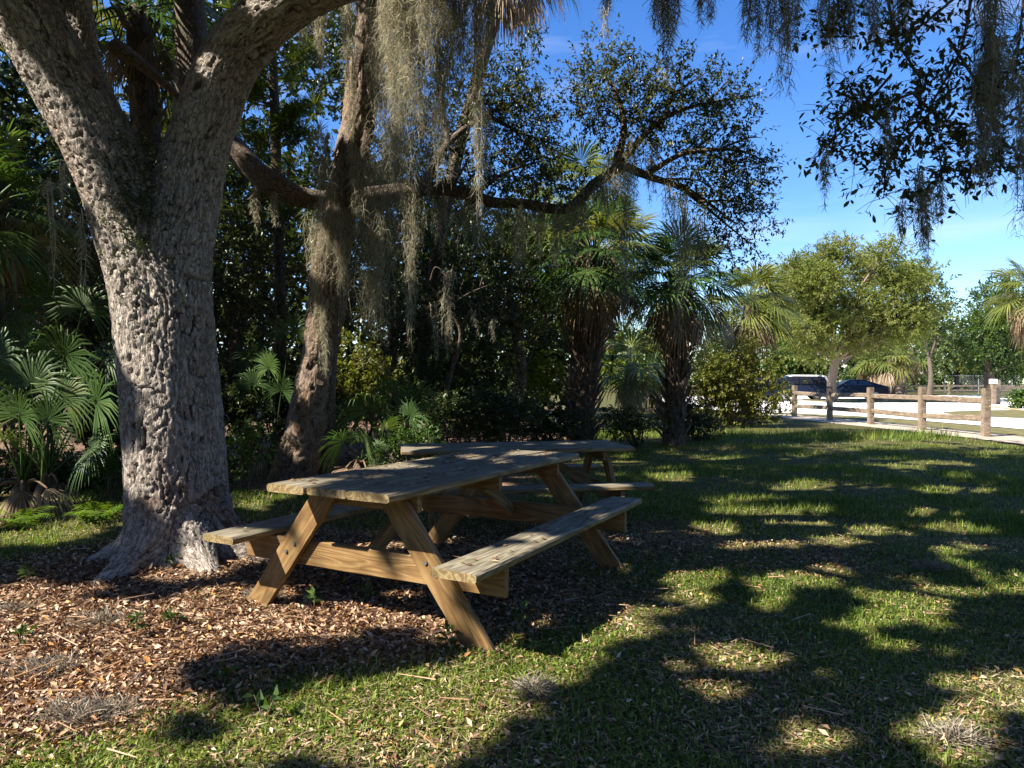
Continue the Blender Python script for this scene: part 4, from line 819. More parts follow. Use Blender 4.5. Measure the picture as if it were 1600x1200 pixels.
shrub('olive bushy shrub with woody stems at the end of the fence', 1150, 592, 80, 76, 20, 'yellow_leaf', 1900, 335, L=.085, nl=12, group='sunlit shrubs', stem='pale_bark', up=.4)
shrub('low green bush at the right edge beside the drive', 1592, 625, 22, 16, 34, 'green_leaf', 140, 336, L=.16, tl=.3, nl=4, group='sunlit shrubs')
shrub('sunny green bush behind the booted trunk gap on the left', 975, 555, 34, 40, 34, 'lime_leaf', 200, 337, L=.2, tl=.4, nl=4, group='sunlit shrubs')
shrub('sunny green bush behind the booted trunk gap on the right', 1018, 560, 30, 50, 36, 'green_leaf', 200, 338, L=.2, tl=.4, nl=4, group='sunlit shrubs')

def tree(label, bx, Y, top_px, lobes, mat, seed, r=.2, per=10, tl=.3, L=.1, W=.5, bark='dark_bark', name='tree', group='background trees', fork=None, up=.2, shell=.45, twig=4, trunks=1, r1=None):
    rg = np.random.default_rng(seed); b = gp(bx, Y); t = thing(name, label, 'tree', tuple(b), group); acc = Acc()
    tp = at(top_px[0], top_px[1], Y); mid = (b + tp) / 2 + rg.normal(0, .05 * np.linalg.norm(tp - b), 3) * [1, 1, 0]
    acc.add(*tube([b - [0, 0, .2], b + [0, 0, .1], mid, tp], [r * 1.5, r * 1.2, r * .95, r * .85], 12, 6, .05, seed)); limb_net(acc, tp - (tp - b) * .04, lobes, r1 or r * .55, rg, twig=twig)
    acc.build('trunk', M[bark], t); crown(t, lobes, M[mat], rg, per, tl, L, W, shell, up=up); return t
rg = np.random.default_rng(400)
# spreading olive tree by the drive
lob = []
for k in range(34):
    a = rg.uniform(0, 6.28); rr = math.sqrt(rg.uniform(0, 1)); x = 1332 + 112 * rr * math.cos(a); yy = 470 + 88 * rr * math.sin(a)
    if yy > 525 and abs(x - 1332) > 75: yy -= 25
    lob.append(pxl(x, yy, 34, 22, 46 + rg.uniform(-4.0, 4.0), 250, 1.5))
tree('spreading olive green tree with forked trunk standing by the drive', 1300, 46, (1306, 560), lob, 'olive_leaf', 401, .30, 9, .6, .20, .42, 'pale_bark', up=.25, shell=.3, twig=5, r1=.14)
tree('dark green tree showing behind the right side of the olive tree', 1452, 62, (1452, 560), [pxl(1450, 470, 30, 50, 62, 160), pxl(1465, 530, 26, 40, 62, 150), pxl(1430, 440, 30, 30, 63, 110), pxl(1475, 495, 18, 30, 63, 70)], 'far_leaf', 402, .2, 9, .7, .28)
tree('rich green rounded tree near the right edge', 1548, 48, (1545, 580), [pxl(1545, 480, 30, 36, 48, 300), pxl(1560, 540, 46, 50, 48, 520), pxl(1590, 500, 40, 50, 49, 380), pxl(1530, 520, 28, 36, 47, 280), pxl(1575, 455, 22, 26, 48, 90), pxl(1600, 570, 40, 30, 48, 160)], 'green_leaf', 403, .35, 9, .6, .22)
far = [(870, 95, 520, 60, 'far_leaf'), (960, 88, 545, 55, 'far_leaf'), (1040, 92, 525, 60, 'green_leaf'), (1130, 90, 540, 55, 'far_leaf'), (1215, 84, 500, 70, 'olive_leaf'), (1258, 80, 560, 50, 'green_leaf'), (1345, 92, 560, 45, 'far_leaf'), (1410, 88, 540, 50, 'far_leaf'), (1495, 90, 545, 45, 'olive_leaf'), (1525, 100, 560, 40, 'far_leaf'), (1610, 90, 540, 60, 'far_leaf'), (1690, 90, 520, 60, 'far_leaf')]
wh = ['behind the left booted palm', 'far behind the gap between booted palms', 'behind the right booted palm', 'behind the olive shrub', 'behind the parked cars, left of the olive tree', 'bright, behind the white roofed car', 'behind the far palms, near the olive trunk', 'behind the leaning far palm', 'yellowish, between olive tree and right edge tree', 'behind the wire fence', 'at the right edge behind the gate posts', 'just outside the right edge']
for i, (x, Y, cy, ry, m) in enumerate(far):
    lob = [pxl(x + rg.uniform(-34, 34), cy + rg.uniform(-.5, .7) * ry, 34, 26, Y + rg.uniform(-2, 2), 85, 2.2) for k in range(7)]
    tree('distant tree ' + wh[i], x, Y, (x, 590), lob, m, 410 + i, .3, 8, .9, .42, .55, twig=2, group='distant trees')
# tall trees backing the thicket on the left
back = [(120, 15, [(120, 330, 150, 120), (60, 180, 150, 110), (200, 440, 100, 120), (10, 300, 100, 140)], 'dark_leaf', 'dark tree backing the thicket at the far left'),
        (380, 16, [(370, 330, 120, 120), (300, 220, 90, 60), (420, 420, 110, 110), (350, 60, 120, 70)], 'dark_leaf', 'dark tree seen through the fork of the oak'),
        (620, 17, [(600, 420, 130, 110), (680, 350, 90, 80), (560, 300, 90, 80), (540, 90, 90, 80)], 'dark_leaf', 'dark tree behind the leaning mossy trunk'),
        (800, 18, [(790, 430, 120, 90), (860, 480, 90, 90), (720, 500, 90, 80), (840, 370, 60, 50)], 'dark_leaf', 'dark tree behind the mossy limb, left of the booted palms'),
        (-60, 12, [(-60, 300, 120, 160), (-120, 120, 140, 120), (-40, 480, 90, 120)], 'dark_leaf', 'dark tree cut by the left edge')]
for i, (x, Y, lb, m, label) in enumerate(back): tree(label, x, Y, (x, 480), [pxl(a, b, c, d, Y + rg.uniform(-.8, .8), 420) for a, b, c, d in lb], m, 440 + i, .16, 8, .3, .145, .55, group='thicket trees')
# young pine with sunlit needle tufts between the trunks
rg = np.random.default_rng(450); pine = thing('pine_tree', 'young pine with sunlit yellow green needles behind the oak fork', 'tree', tuple(gp(440, 12))); acc = Acc()
acc.add(*tube([gp(440, 12) - [0, 0, .1], at(438, 500, 12), at(432, 250, 12), at(425, 40, 12), at(420, -100, 12)], [.12, .1, .085, .06, .03], 10, 5, .05, 1)); ends = []
for k in range(46):
    y = rg.uniform(0, 330); s = at(430, y + 25, 12); e = at(430 + rg.choice([-1, 1]) * rg.uniform(15, 70), y, 12 + rg.uniform(-.8, .6)); acc.add(*tube([s, (s + e) / 2 + [0, 0, -.05], e], [.016, .012, .006], 5, 3, 0, 1)); ends += [e, (s + e) / 2, s * .3 + e * .7]
acc.build('trunk', M['dark_bark'], pine); ends = np.repeat(np.array(ends), 46, 0); D = rg.normal(size=ends.shape) + [0, -.2, .35]
V, T, vr = leaves(ends, D, .26, .035, rg, fold=.1); part('needles', V, T, M['needle'], pine, False, vr)['kind'] = 'stuff'
rg = np.random.default_rng(460)
lob = [pxl(x, y, 90, 110, 24 + rg.uniform(-1, 1), 100, 1.6) for x in range(-160, 900, 60) for y in (610, 540, 420)] + [pxl(x, 300, 90, 90, 25, 60, 1.6) for x in range(-160, 640, 80)] + [pxl(x, y, 100, 90, 25, 60, 1.6) for x in range(-160, 540, 90) for y in (170, 40)]
o = crown(None, lob, M['dark_leaf'], rg, 8, .5, .30, .6, .3, 'woodland'); tag(o, 'deep dark woodland closing the view behind the thicket', 'woods', kind='stuff')

lob = [(np.array([R_ * math.sin(a), R_ * math.cos(a) * .9, z_]), (2.2, 2.2, 1.8), 60) for a in np.radians(np.arange(100, 292, 11)) for R_, z_ in ((13.5, 1.6), (14.5, 4.2), (15.5, 6.4))] + [(np.array([R_ * math.sin(a), R_ * math.cos(a), z_]), (2.6, 2.6, 2.2), 55) for a in np.radians(np.arange(47, 100, 6)) for R_, z_ in ((24, 1.8), (25, 5.0), (26, 8.0))]  # unseen ring of trees added to block sky light from behind and right
o = crown(None, lob, M['dark_leaf'], rg, 8, .7, .42, .6, .3, 'woodland'); tag(o, 'unseen woods added behind and right of the viewer to cut sky light', 'woods', kind='stuff')
lob = [pxl(x, 578 + rg.uniform(-14, 10), 70, 26, 118 + rg.uniform(-4, 4), 75, 3.5) for x in range(620, 1750, 48)] + [pxl(x, 592, 70, 16, 112, 60, 3) for x in range(620, 1750, 60)]
o = crown(None, lob, M['far_leaf'], rg, 7, 1.2, .75, .6, .3, 'woodland'); tag(o, 'low distant tree line along the horizon beyond the drive', 'woods', kind='stuff')

# ------------------------------------------------------------------ rail fences, gate posts, rope, wire fence
def post_geo(w_, h, seed):
    rg = np.random.default_rng(seed); bm = bmesh.new(); bmesh.ops.create_cube(bm, size=1)
    for v in bm.verts: v.co = Vector((v.co.x * w_ + rg.normal(0, .003), v.co.y * w_ + rg.normal(0, .003), (v.co.z + .5) * (h + .25) - .25))
    bmesh.ops.bevel(bm, geom=bm.edges[:], offset=.014, segments=2, affect='EDGES'); me = bpy.data.meshes.new('post'); bm.to_mesh(me); bm.free(); return me
PX = [(11.04, 16.5), (10.95, 18.9), (10.80, 21.3), (10.69, 23.8), (10.50, 26.3)]
fen = thing('rail_fence', 'weathered two rail wooden fence along the sandy strip by the drive', 'fence', (11.04, 16.5, 0)); o0 = np.array([11.04, 16.5, 0])
for i, (x, y) in enumerate(PX):
    h = 1.14 + .02 * math.sin(i * 2.1); o = link('post', post_geo(.155, h, i), M['wood_fence'], fen, (x - o0[0], y - o0[1], 0)); o.rotation_euler = (.01 * math.sin(i * 3), .015 * math.cos(i * 5), .05 * i)
    if i:
        a = PX[i - 1]; b = PX[i]
        for z, zz in ((.86, .0), (.40, .03)):
            dz = .03 * math.sin(i * 4 + z * 9)
            board('rail', M['wood_fence'], fen, (a[0] - o0[0] + .0, a[1] - o0[1], z + dz), (b[0] - o0[0], b[1] - o0[1], z - dz * .6), .14, .085, (0, 0, 1), 60 + i + int(z * 10), bev=.02)
V, Q, B = tube([(11.06, 16.45, .72), (12.3, 15.6, .55), (13.6, 14.8, .50), (15, 14, .55), (16.4, 13.2, .72)], [.017] * 5, 8, 10); rope = link('rope', tomesh('rope', V - [11.06, 16.45, 0], Q, True), M['rope'], None, (11.06, 16.45, 0)); tag(rope, 'sagging tan rope tied to the nearest fence post', 'rope')
gt = thing('gate_posts', 'pair of brown gate posts beside the drive at the right edge', 'post', (27.2, 40, 0)); link('post', post_geo(.22, 1.42, 31), M['wood_fence'], gt, (0, 0, 0)); link('post', post_geo(.26, 1.40, 32), M['wood_fence'], gt, (.55, .5, 0)); board('rail', M['wood_fence'], gt, (.6, .5, .95), (3.2, 1.2, .92), .16, .09, (0, 0, 1), 90); board('rail', M['wood_fence'], gt, (.6, .5, .45), (3.2, 1.2, .42), .16, .09, (0, 0, 1), 91)
cap = link('post_cap', post_geo(.30, .02, 33), M['white_paint'], gt, (0, 0, 1.43)); 
ff = thing('far_rail_fence', 'low rail fence far beyond the drive in front of the tree line', 'fence', (8, 68, 0)); FP = post_geo(.2, 1.1, 41)
for i in range(12):
    x = i * 4.4; link('post', FP, M['wood_fence'], ff, (x, .25 * i, 0))
    if i:
        for z in (.9, .45): board('rail', M['wood_fence'], ff, (x - 4.4, .25 * (i - 1), z), (x, .25 * i, z), .16, .09, (0, 0, 1), 200 + i)
wf = thing('wire_fence', 'grey chain link fence far behind the right of the drive', 'fence', (46.5, 76, 0))
for i in range(5): V, Q, B = tube([(i * 3.6, 0, -.1), (i * 3.6, 0, 1.0), (i * 3.6, 0, 2.0)], [.05] * 3, 6, 1); link('post', tomesh('post', V, Q), M['wire'], wf)
acc = Acc()
for k in range(60): x = k * .24; acc.add(*tube([(x, 0, .05), (x + 1.9 if x + 1.9 < 14.4 else 14.4, 0, 1.95)], [.009, .009], 3, 1)); acc.add(*tube([(x, .02, 1.95), (min(x + 1.9, 14.4), .02, .05)], [.009, .009], 3, 1))
acc.add(*tube([(0, 0, 1.97), (14.4, 0, 1.97)], [.03, .03], 6, 1)); V, Q, B, W = acc.get(); link('wire_mesh', tomesh('wire_mesh', V, Q), M['wire'], wf)
lg = thing('wooden_beam', 'short grey wooden parking beam on blocks beside the blue car', 'beam', (24.0, 44.6, 0)); board('beam', M['wood_fence'], lg, (-.9, 0, .42), (1.8, 0, .42), .2, .25, (0, 0, 1), 95); link('block', post_geo(.25, .32, 96), M['wood_fence'], lg, (1.1, 0, 0)); link('block', post_geo(.25, .32, 97), M['wood_fence'], lg, (-.5, 0, 0))

# ------------------------------------------------------------------ parked vehicles
def car(name, label, loc, rz, L, Wd, H, belt, prof, glass, paint):
    """prof: lower body + roof side outline (x, z); glass: side window polygons; x forward"""
    t = thing(name, label, 'car', loc, 'parked cars', rz); n = len(prof); V = []
    def yat(z): return Wd / 2 * (1 - .17 * max(0, (z - belt) / (H - belt))) * (1 - .06 * max(0, (.45 - z) / .45))
    inner = [(x * .985, max(.22, z - (.03 if z > .6 else -.02))) for x, z in prof]
    for sgn in (1, -1):
        V += [(x, sgn * yat(z) * .955, z) for x, z in prof]; V += [(x, sgn * yat(z), z) for x, z in inner]
    Fc = []; A, B, C, D = 0, n, 2 * n, 3 * n
    for i in range(n):
        j = (i + 1) % n; Fc += [(A + j, A + i, B + i, B + j), (C + i, C + j, D + j, D + i), (A + i, A + j, C + j, C + i)]
    bm = bmesh.new(); vs = [bm.verts.new(v) for v in V]
    for f in Fc: bm.faces.new([vs[k] for k in f])
    bm.faces.new([vs[B + i] for i in range(n)]); bm.faces.new([vs[D + i] for i in reversed(range(n))]); bmesh.ops.triangulate(bm, faces=[f for f in bm.faces if len(f.verts) > 4]); bmesh.ops.recalc_face_normals(bm, faces=bm.faces[:])
    me = bpy.data.meshes.new('body'); bm.to_mesh(me); bm.free(); link('body', me, M[paint], t)
    for g_ in glass:
        for s in (1, -1):
            v = [(x, s * (yat(z) + .006), z) for x, z in g_]; v2 = [(x, s * (yat(z) - .02), z) for x, z in g_]; k = len(v)
            f = [tuple(range(k)) if s < 0 else tuple(reversed(range(k)))] + [(i, (i + 1) % k, k + (i + 1) % k, k + i) for i in range(k)]
            link('side_window', tomesh('side_window', np.array(v + v2), f), M['car_glass'], t)
    # front and rear screens between belt and roof
    pr = sorted([p for p in prof if p[1] >= belt - .02], key=lambda p: p[0]); 
    for nm, (x0, z0), (x1, z1), sg in (('rear_window', pr[0], pr[1], -1), ('windscreen', pr[-1], pr[-2], 1)):
        a = .12; p0 = (x0 + (x1 - x0) * a, z0 + (z1 - z0) * a); p1 = (x0 + (x1 - x0) * .86, z0 + (z1 - z0) * .86); nx = (z1 - z0); nz_ = -(x1 - x0); l = math.hypot(nx, nz_); nx, nz_ = sg * abs(nx) / l * .008, abs(nz_) / l * .008
        v = [(p0[0] + nx, -yat(p0[1]) * .86, p0[1] + nz_), (p0[0] + nx, yat(p0[1]) * .86, p0[1] + nz_), (p1[0] + nx, yat(p1[1]) * .84, p1[1] + nz_), (p1[0] + nx, -yat(p1[1]) * .84, p1[1] + nz_)]; v2 = [(a_ - 3 * nx, b_, c_ - 3 * nz_) for a_, b_, c_ in v]
        link(nm, tomesh(nm, np.array(v + v2), [(0, 1, 2, 3), (0, 4, 5, 1), (1, 5, 6, 2), (2, 6, 7, 3), (3, 7, 4, 0)]), M['car_glass'], t)
    xr = min(p[0] for p in prof); xf = max(p[0] for p in prof)
    for s in (1, -1):
        for nm, x, m in (('tail_lamp', xr, 'tail'), ('headlight', xf, 'rim')):
            bm = bmesh.new(); bmesh.ops.create_cube(bm, size=1); [setattr(v, 'co', Vector((v.co.x * .1, v.co.y * .28, v.co.z * .2))) for v in bm.verts]; bmesh.ops.bevel(bm, geom=bm.edges[:], offset=.03, segments=2, affect='EDGES'); me = bpy.data.meshes.new(nm); bm.to_mesh(me); bm.free(); link(nm, me, M[m], t, (x * .985, s * Wd * .36, belt - .14))
        for x in (xr + L * .20, xf - L * .19):
            wh_ = thing('wheel', None, None, (0, 0, 0)); wh_.parent = t; wh_.location = (x, s * (Wd / 2 - .12), .33)
            for nm, R, hw, m in (('tyre', .33, .115, 'rubber'), ('rim', .21, .125, 'rim')):
                V, Q, B = tube([(0, -hw, 0), (0, -hw * .9, 0), (0, hw * .9, 0), (0, hw, 0)], [R * .9, R, R, R * .9], 18, 1); link(nm, tomesh(nm, V, [tuple(q) for q in Q] + [tuple(range(18)), tuple(range(54, 72))]), M[m], wh_)
    return t
suvp = [(-2.3, .35), (-2.34, .7), (-2.3, 1.05), (-2.02, 1.66), (-1.7, 1.74), (.2, 1.76), (.55, 1.68), (1.2, 1.10), (2.1, .98), (2.3, .75), (2.28, .35)]
sedp = [(-2.25, .3), (-2.3, .6), (-2.25, .95), (-1.45, 1.0), (-.75, 1.40), (-.3, 1.45), (.35, 1.42), (1.2, .97), (2.1, .82), (2.3, .6), (2.25, .3)]
hatp = [(-2.0, .3), (-2.05, .65), (-1.98, .95), (-1.55, 1.42), (-1.2, 1.49), (.2, 1.49), (.45, 1.45), (1.1, .98), (1.85, .86), (2.02, .62), (2.0, .3)]
suvg = [[(-1.98, 1.12), (-1.8, 1.58), (-1.25, 1.62), (-1.2, 1.12)], [(-1.12, 1.12), (-1.15, 1.62), (-.3, 1.64), (-.26, 1.12)], [(-.18, 1.12), (-.22, 1.64), (.35, 1.6), (.95, 1.12)]]
sedg = [[(-1.2, 1.02), (-.72, 1.33), (-.2, 1.36), (-.16, 1.02)], [(-.08, 1.02), (-.12, 1.36), (.3, 1.34), (.95, 1.0)]]
hatg = [[(-1.7, 1.0), (-1.45, 1.34), (-1.0, 1.40), (-.9, 1.0)], [(-.82, 1.0), (-.92, 1.40), (-.2, 1.41), (-.15, 1.0)], [(-.07, 1.0), (-.12, 1.41), (.3, 1.38), (.85, 1.0)]]
cs = car('parked_car', 'white sport utility car with its shaded body painted dark, left of the olive tree trunk', (20.5, 51.5, .03), math.radians(168), 4.6, 1.9, 1.76, 1.05, suvp, suvg, 'navy_paint')  # navy body paint stands in for shade on a white car's side
pth = [(-2.35, 1.02), (-2.05, 1.67), (-1.7, 1.755), (.2, 1.775), (.5, 1.71)]; inn = [(-2.2, 1.02), (-1.95, 1.58), (-1.68, 1.66), (.2, 1.68), (.45, 1.62)]
V = [(x, s_ * .955 * (1 - .17 * max(0, (z - 1.05) / .71)), z) for s_ in (-1, 1) for x, z in pth + inn]; Fc = [(0, 5, 15, 10), (4, 14, 19, 9)]
for i in range(4): Fc += [(i, i + 1, i + 6, i + 5), (10 + i, 15 + i, 16 + i, 11 + i), (i, 10 + i, 11 + i, i + 1), (5 + i, 6 + i, 16 + i, 15 + i)]
link('roof', tomesh('roof', np.array(V), Fc), M['white_paint'], cs)
car('parked_car', 'dark navy hatchback left of the white roofed car', (17.0, 48.0, .03), math.radians(174), 4.05, 1.75, 1.49, .95, hatp, hatg, 'navy_paint')
car('parked_car', 'low blue sedan parked right of the olive tree trunk', (25.2, 52.5, .03), math.radians(172), 4.6, 1.8, 1.45, .97, sedp, sedg, 'navy_paint')
car('parked_car', 'teal car almost hidden behind the olive shrub', (16.4, 50.5, .03), math.radians(170), 4.05, 1.75, 1.49, .95, hatp, hatg, 'teal_paint')

# ------------------------------------------------------------------ ferns, seedlings, fallen moss
def fern(label, x, Y, seed, n=9, l=.5):
    rg = np.random.default_rng(seed); b = gp(x, Y); t = thing('fern', label, 'fern', tuple(b), 'ferns at the thicket edge')
    for k in range(n):
        a = k * 2.4 + rg.normal(0, .2); dv = np.array([math.cos(a), math.sin(a), 0]); ll = l * rg.uniform(.7, 1.1); ts = np.linspace(0, 1, 16)
        C = b + np.outer(ts * ll * .85, dv) + np.outer(ll * (1.1 * ts - .85 * ts ** 2), [0, 0, 1]); P = np.repeat(C[2:], 2, 0); s = np.cross(dv, [0, 0, 1]); D = np.array([s * (1 if i % 2 else -1) + dv * .35 + [0, 0, -.15] for i in range(len(P))]); Lw = np.repeat(.15 * (1 - ts[2:] ** 1.5) + .02, 2) * l / .5
        V, T, vr = leaves(P, D, Lw, .22, rg, fold=.1, flat=.1); part('fern_frond', V, T, M['fern'], t, False, vr)
fern('bright green fern left of the oak base', 150, 6.55, 1, 11, .42); fern('dark fern at the left edge below the palmettos', 30, 6.2, 2, 9, .4); fern('small fern touching the left side of the oak trunk', 185, 6.9, 3, 7, .3)
def seedling(label, x, Y, seed, h=.12, n=9):
    rg = np.random.default_rng(seed); b = gp(x, Y); t = thing('seedling', label, 'seedling', tuple(b), 'seedlings on the litter'); acc = Acc(); Ps = []; Ds = []
    for k in range(3):
        e = b + np.array([rg.normal(0, .035), rg.normal(0, .035), h * rg.uniform(.6, 1)]); V, Q, B = tube([b - [0, 0, .01], (b + e) / 2 + [.005, 0, 0], e], [.003, .0025, .002], 4, 2); acc.add(V, Q)
        for j in range(n // 3 + 1): Ps.append(b + (e - b) * rg.uniform(.4, 1)); Ds.append(rg.normal(0, 1, 3) * [1, 1, .35] + [0, 0, .25])
    acc.build('stem', M['stem'], t); V, T, vr = leaves(np.array(Ps), np.array(Ds), .055, .5, rg)
    for k in range(len(Ps)):
        part('leaf', V[k * 4:k * 4 + 4], [(0, 1, 2), (0, 2, 3)], M['green_leaf'], t, False, vr[k * 4:k * 4 + 4])
for i, (x, y, lb, h) in enumerate([(210, 1000, 'dark green seedling in the litter below the oak root', .15), (275, 985, 'small seedling right of the dark one below the oak', .09), (40, 920, 'low seedling in the litter at the left edge', .12), (270, 895, 'seedling at the foot of the oak root', .08), (345, 1075, 'seedling in the shade band at lower left', .10), (30, 1010, 'yellow green seedling clump near the lower left edge', .14), (620, 920, 'light green seedling under the cross beam of the nearer table', .10), (490, 955, 'seedling in the litter right of the left table leg', .11), (410, 1130, 'broad seedling in the shaded grass at lower left', .12), (815, 985, 'dark seedling just right of the near table foot', .13), (575, 940, 'seedling in front of the table between its near legs', .08), (705, 1020, 'seedling touching the grass left of the right table foot', .10)]):
    seedling(lb, x, CAMH * F / (y - HY), 500 + i, h, 10)
def moss_clump(label, x, y, w_, h, n, seed):
    rg = np.random.default_rng(seed); Y = CAMH * F / (y - HY); b = gp(x, Y); d = unit(rg.normal(size=(n, 3))); P = b + d * np.array([w_, w_ * .6, h]) * rg.uniform(.2, 1, (n, 1)) ; P[:, 2] = np.maximum(P[:, 2], b[2] + .005)
    D = d + rg.normal(0, .9, (n, 3)); D[:, 2] = np.abs(D[:, 2]) * .5; V, T, vr = leaves(P, D, .07, .045, rg, fold=.1); V[:, 2] = np.maximum(V[:, 2], b[2] + .003)
    me = tomesh('fallen_moss', V - b, T, False, vr); o = link('fallen_moss', me, M['moss_ground'], None, tuple(b)); tag(o, label, 'moss', 'fallen moss clumps')
moss_clump('grey ball of fallen moss on the sunny grass below the near table', 835, 1085, .075, .06, 420, 1); moss_clump('wide pale heap of fallen moss at the lower left', 135, 1120, .20, .05, 1300, 2); moss_clump('thin grey moss patch on the litter below the oak root', 165, 975, .22, .025, 700, 3); moss_clump('grey moss strands in the left litter above the pale heap', 60, 1045, .2, .03, 800, 4); moss_clump('grey moss tuft at the lower right corner in shade', 1490, 1165, .12, .05, 500, 5); moss_clump('pale moss lump in the right lawn', 1455, 895, .12, .06, 500, 6); moss_clump('grey moss around the left table foot', 410, 940, .12, .03, 500, 7); moss_clump('faint moss scrap left of the thin patch', 20, 960, .15, .02, 400, 8)

# ------------------------------------------------------------------ leaf litter, table debris, grass
rng = np.random.default_rng(71)
def inview(x, y, m=.12): return np.abs(x) < (800 / F + m) * y + .4
def scatter(n, y0, y1, pw=1.0):
    y = y0 * (y1 / y0) ** (rng.uniform(0, 1, n) ** pw); x = rng.uniform(-1, 1, n) * ((800 / F + .06) * y + .2); return x, y
x, y = scatter(210000, 2.05, 10.0, 1.0)
p = litter_mask(x, y) * .95 + .075 + .12 * sstep(.1, .9, wob(x, y, 3, 44)) + .05 * (1 - sstep(0, 2, x)); k = rng.uniform(0, 1, len(x)) < p; x, y = x[k], y[k]; n = len(x)
P = np.column_stack([x, y, gz(x, y) + rng.uniform(.003, .022, n)]); a = rng.uniform(0, 6.28, n); D = np.column_stack([np.cos(a), np.sin(a), rng.normal(.1, .42, n)])
V, T, vr = leaves(P, D, rng.uniform(.014, .046, n) * (.78 + .22 * litter_mask(x, y)), .42, rng, fold=.38, flat=.7, var=rng.beta(1.1, 1.2, n))
m_ = 700; k = rng.integers(0, n, m_); a = rng.uniform(0, 6.28, m_); Ls = rng.uniform(.05, .22, m_)[:, None]; d_ = np.column_stack([np.cos(a), np.sin(a), rng.normal(.05, .08, m_)]); sd2 = np.column_stack([-np.sin(a), np.cos(a), np.zeros(m_)]) * .0028; up2 = np.array([0, 0, .005])   # fallen twigs
b0 = P[k] + [0, 0, .012]; e0 = b0 + d_ * Ls; Vt = np.stack([b0 - sd2, b0 + sd2, b0 + up2, e0 - sd2 * .5, e0 + sd2 * .5, e0 + up2 * .5], 1).reshape(-1, 3); j = np.arange(m_)[:, None] * 6 + len(V)
T = np.vstack([T, np.concatenate([j + [[0, 2, 3]], j + [[2, 5, 3]], j + [[1, 4, 2]], j + [[2, 4, 5]]], 1).reshape(-1, 3)]); V = np.vstack([V, Vt]); vr = np.concatenate([vr, np.repeat(rng.uniform(.1, .75, m_), 6)])
part('leaf_litter', V, T, M['litter'], None, False, vr); o = bpy.data.objects['leaf_litter']; tag(o, 'brown fallen oak leaves carpeting the ground under the oak and tables', 'leaf litter', kind='stuff')
# leaves lying on the table tops
def on_table(loc, yaw, n, seed, name_label):
    rg = np.random.default_rng(seed); a = np.array([math.sin(yaw), math.cos(yaw)]); r = np.array([math.cos(yaw), -math.sin(yaw)]); P = []; 
    for i in range(n):
        if rg.uniform() < .75: u = rg.uniform(-1.05, 1.05); v = rg.uniform(-.37, .37); z = .762
        else: u = rg.uniform(-1.05, 1.05); v = rg.choice([-1, 1]) * (.758 + rg.uniform(-.1, .1)); z = .456
        q = np.array(loc[:2]) + a * u + r * v; P.append([q[0], q[1], loc[2] + z])
    an = rg.uniform(0, 6.28, n); V, T, vr = leaves(np.array(P), np.column_stack([np.cos(an), np.sin(an), np.full(n, .12)]), .036, .45, rg, fold=.2, flat=.12)
    b = np.array([loc[0], loc[1], loc[2] + .76]); o = link('table_leaves', tomesh('table_leaves', V - b, T, False, vr), M['litter'], None, tuple(b)); tag(o, name_label, 'leaves', kind='stuff')
on_table((T1L[0], T1L[1], 0), T1Y, 300, 1, 'dead leaves scattered over the nearer table and its benches'); on_table((.02, 7.05, -.105), math.radians(79), 60, 2, 'dead leaves scattered over the farther table')
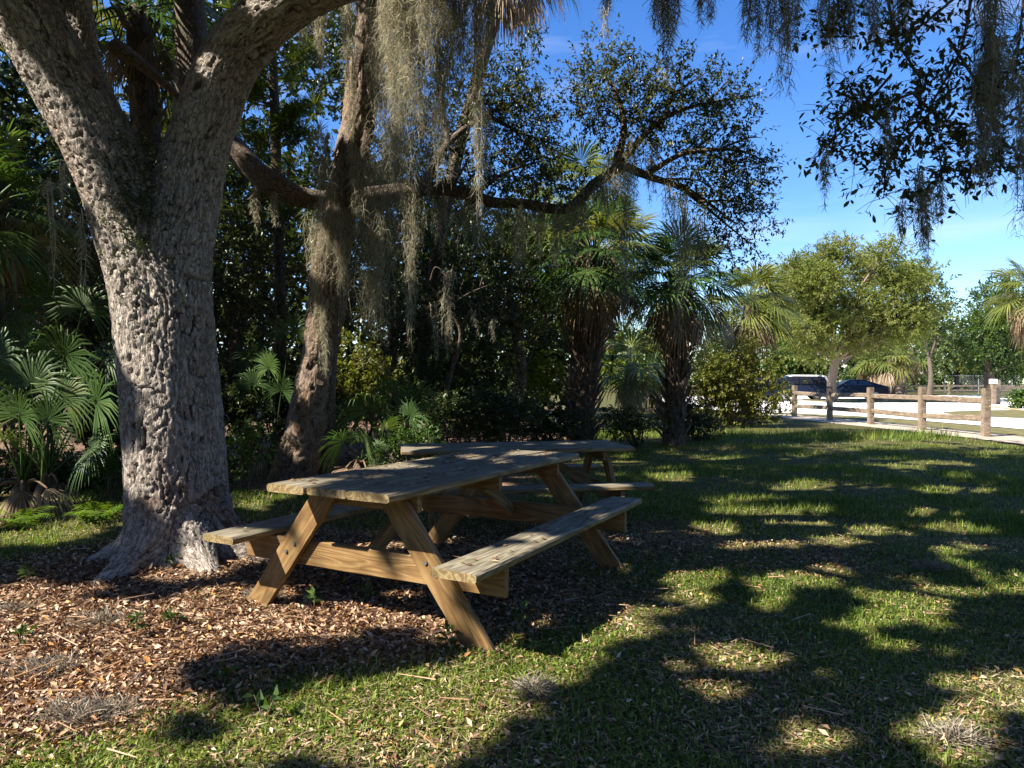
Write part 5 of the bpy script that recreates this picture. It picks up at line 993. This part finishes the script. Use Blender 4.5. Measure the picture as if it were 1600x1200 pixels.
def grass(name, n, y0, y1, hmin, hmax, wd, label, two=True, pw=1.0, xr=None):
    x, y = scatter(n, y0, y1, pw)
    if xr is not None: k = xr(x, y); x, y = x[k], y[k]
    lmk = litter_mask(x, y); patch = .5 + .5 * wob(x, y, 2.6, 31); fine = .5 + .5 * wob(x, y, 9, 32)
    wf_ = sstep(7.4, 8.6, y) * (1 - sstep(-.4, .9, x - (y - 8) * .12))
    pr = np.clip((1 - lmk) ** 1.4 * (.18 + .6 * sstep(.15, .75, patch) + .35 * sstep(.2, .9, fine)) + .02, 0, 1) * (1 - .97 * wf_); k = rng.uniform(0, 1, len(x)) < pr; x, y, patch = x[k], y[k], patch[k]; n = len(x)
    # blades grow in small tufts
    cx, cy = np.round(x / .05) * .05, np.round(y / .05) * .05; x = x * .6 + cx * .4; y = y * .6 + cy * .4
    h = rng.uniform(hmin, hmax, n) * (.65 + .6 * patch); a = rng.uniform(0, 6.28, n); ln = rng.uniform(.2, 1.7, n)[:, None]; d = np.column_stack([np.cos(a), np.sin(a), np.zeros(n)]); s = np.column_stack([-np.sin(a), np.cos(a), np.zeros(n)])
    b = np.column_stack([x, y, gz(x, y) - .004]); w_ = wd * rng.uniform(.6, 1.3, n)[:, None]; up = np.array([0, 0, 1.0]); H = h[:, None]
    v = np.clip(rng.beta(1.2, 1.6, n) + .3 * (.5 - patch), 0, 1)
    if two:
        m_ = b + d * H * ln * .34 + up * H * np.clip(.75 - .22 * ln, .3, 1); tip = b + d * H * ln * .95 + up * H * np.clip(1 - .45 * ln, .12, 1)
        V = np.stack([b - s * w_ * .5, b + s * w_ * .5, m_ + s * w_ * .45, m_ - s * w_ * .45, tip], 1).reshape(-1, 3); j = np.arange(n)[:, None] * 5; T = np.concatenate([j + [[0, 1, 2]], j + [[0, 2, 3]], j + [[3, 2, 4]]], 1).reshape(-1, 3); vr = np.repeat(v, 5)
    else:
        tip = b + d * H * ln * .7 + up * H; V = np.stack([b - s * w_ * .5, b + s * w_ * .5, tip], 1).reshape(-1, 3); T = np.arange(n * 3).reshape(-1, 3); vr = np.repeat(v, 3)
    o = part(name, V, T, M['grass'], None, False, vr); tag(o, label, 'grass', kind='stuff')
grass('lawn_grass', 225000, 2.05, 6.0, .018, .055, .0060, 'short patchy grass blades on the near lawn')
grass('lawn_grass', 190000, 6.0, 17.5, .03, .075, .011, 'short grass over the shaded lawn towards the fence', False, .8, lambda x, y: x < 10.2)
grass('tall_grass', 30000, 15.0, 19.5, .08, .24, .016, 'taller sunny grass at the far lawn edge before the fence', False, 1.0, lambda x, y: (x > 1.5) & (x < 10.2) & (np.abs(y - 16.8 - .25 * wob(x, y, .8, 9)) < 1.2))
x, y = scatter(60000, 2.05, 8.0, 1.0); k = rng.uniform(0, 1, len(x)) < (1 - .8 * litter_mask(x, y)) * (.35 + .65 * sstep(-.4, .5, wob(x, y, 3.3, 61))); x, y = x[k], y[k]; n = len(x); a = rng.uniform(0, 6.28, n)      # dead thatch lying between the blades
P = np.column_stack([x, y, gz(x, y) + rng.uniform(.002, .02, n)]); D = np.column_stack([np.cos(a), np.sin(a), rng.normal(0, .18, n)]) * rng.uniform(.02, .07, n)[:, None]; S_ = np.column_stack([-np.sin(a), np.cos(a), rng.normal(0, .5, n)]) * .0022
V = np.stack([P - S_, P + S_, P + D], 1).reshape(-1, 3); o = part('thatch', V, np.arange(n * 3).reshape(-1, 3), M['thatch'], None, False, np.repeat(rng.uniform(0, 1, n), 3)); tag(o, 'dry straw coloured thatch lying between the grass blades', 'thatch', kind='stuff')
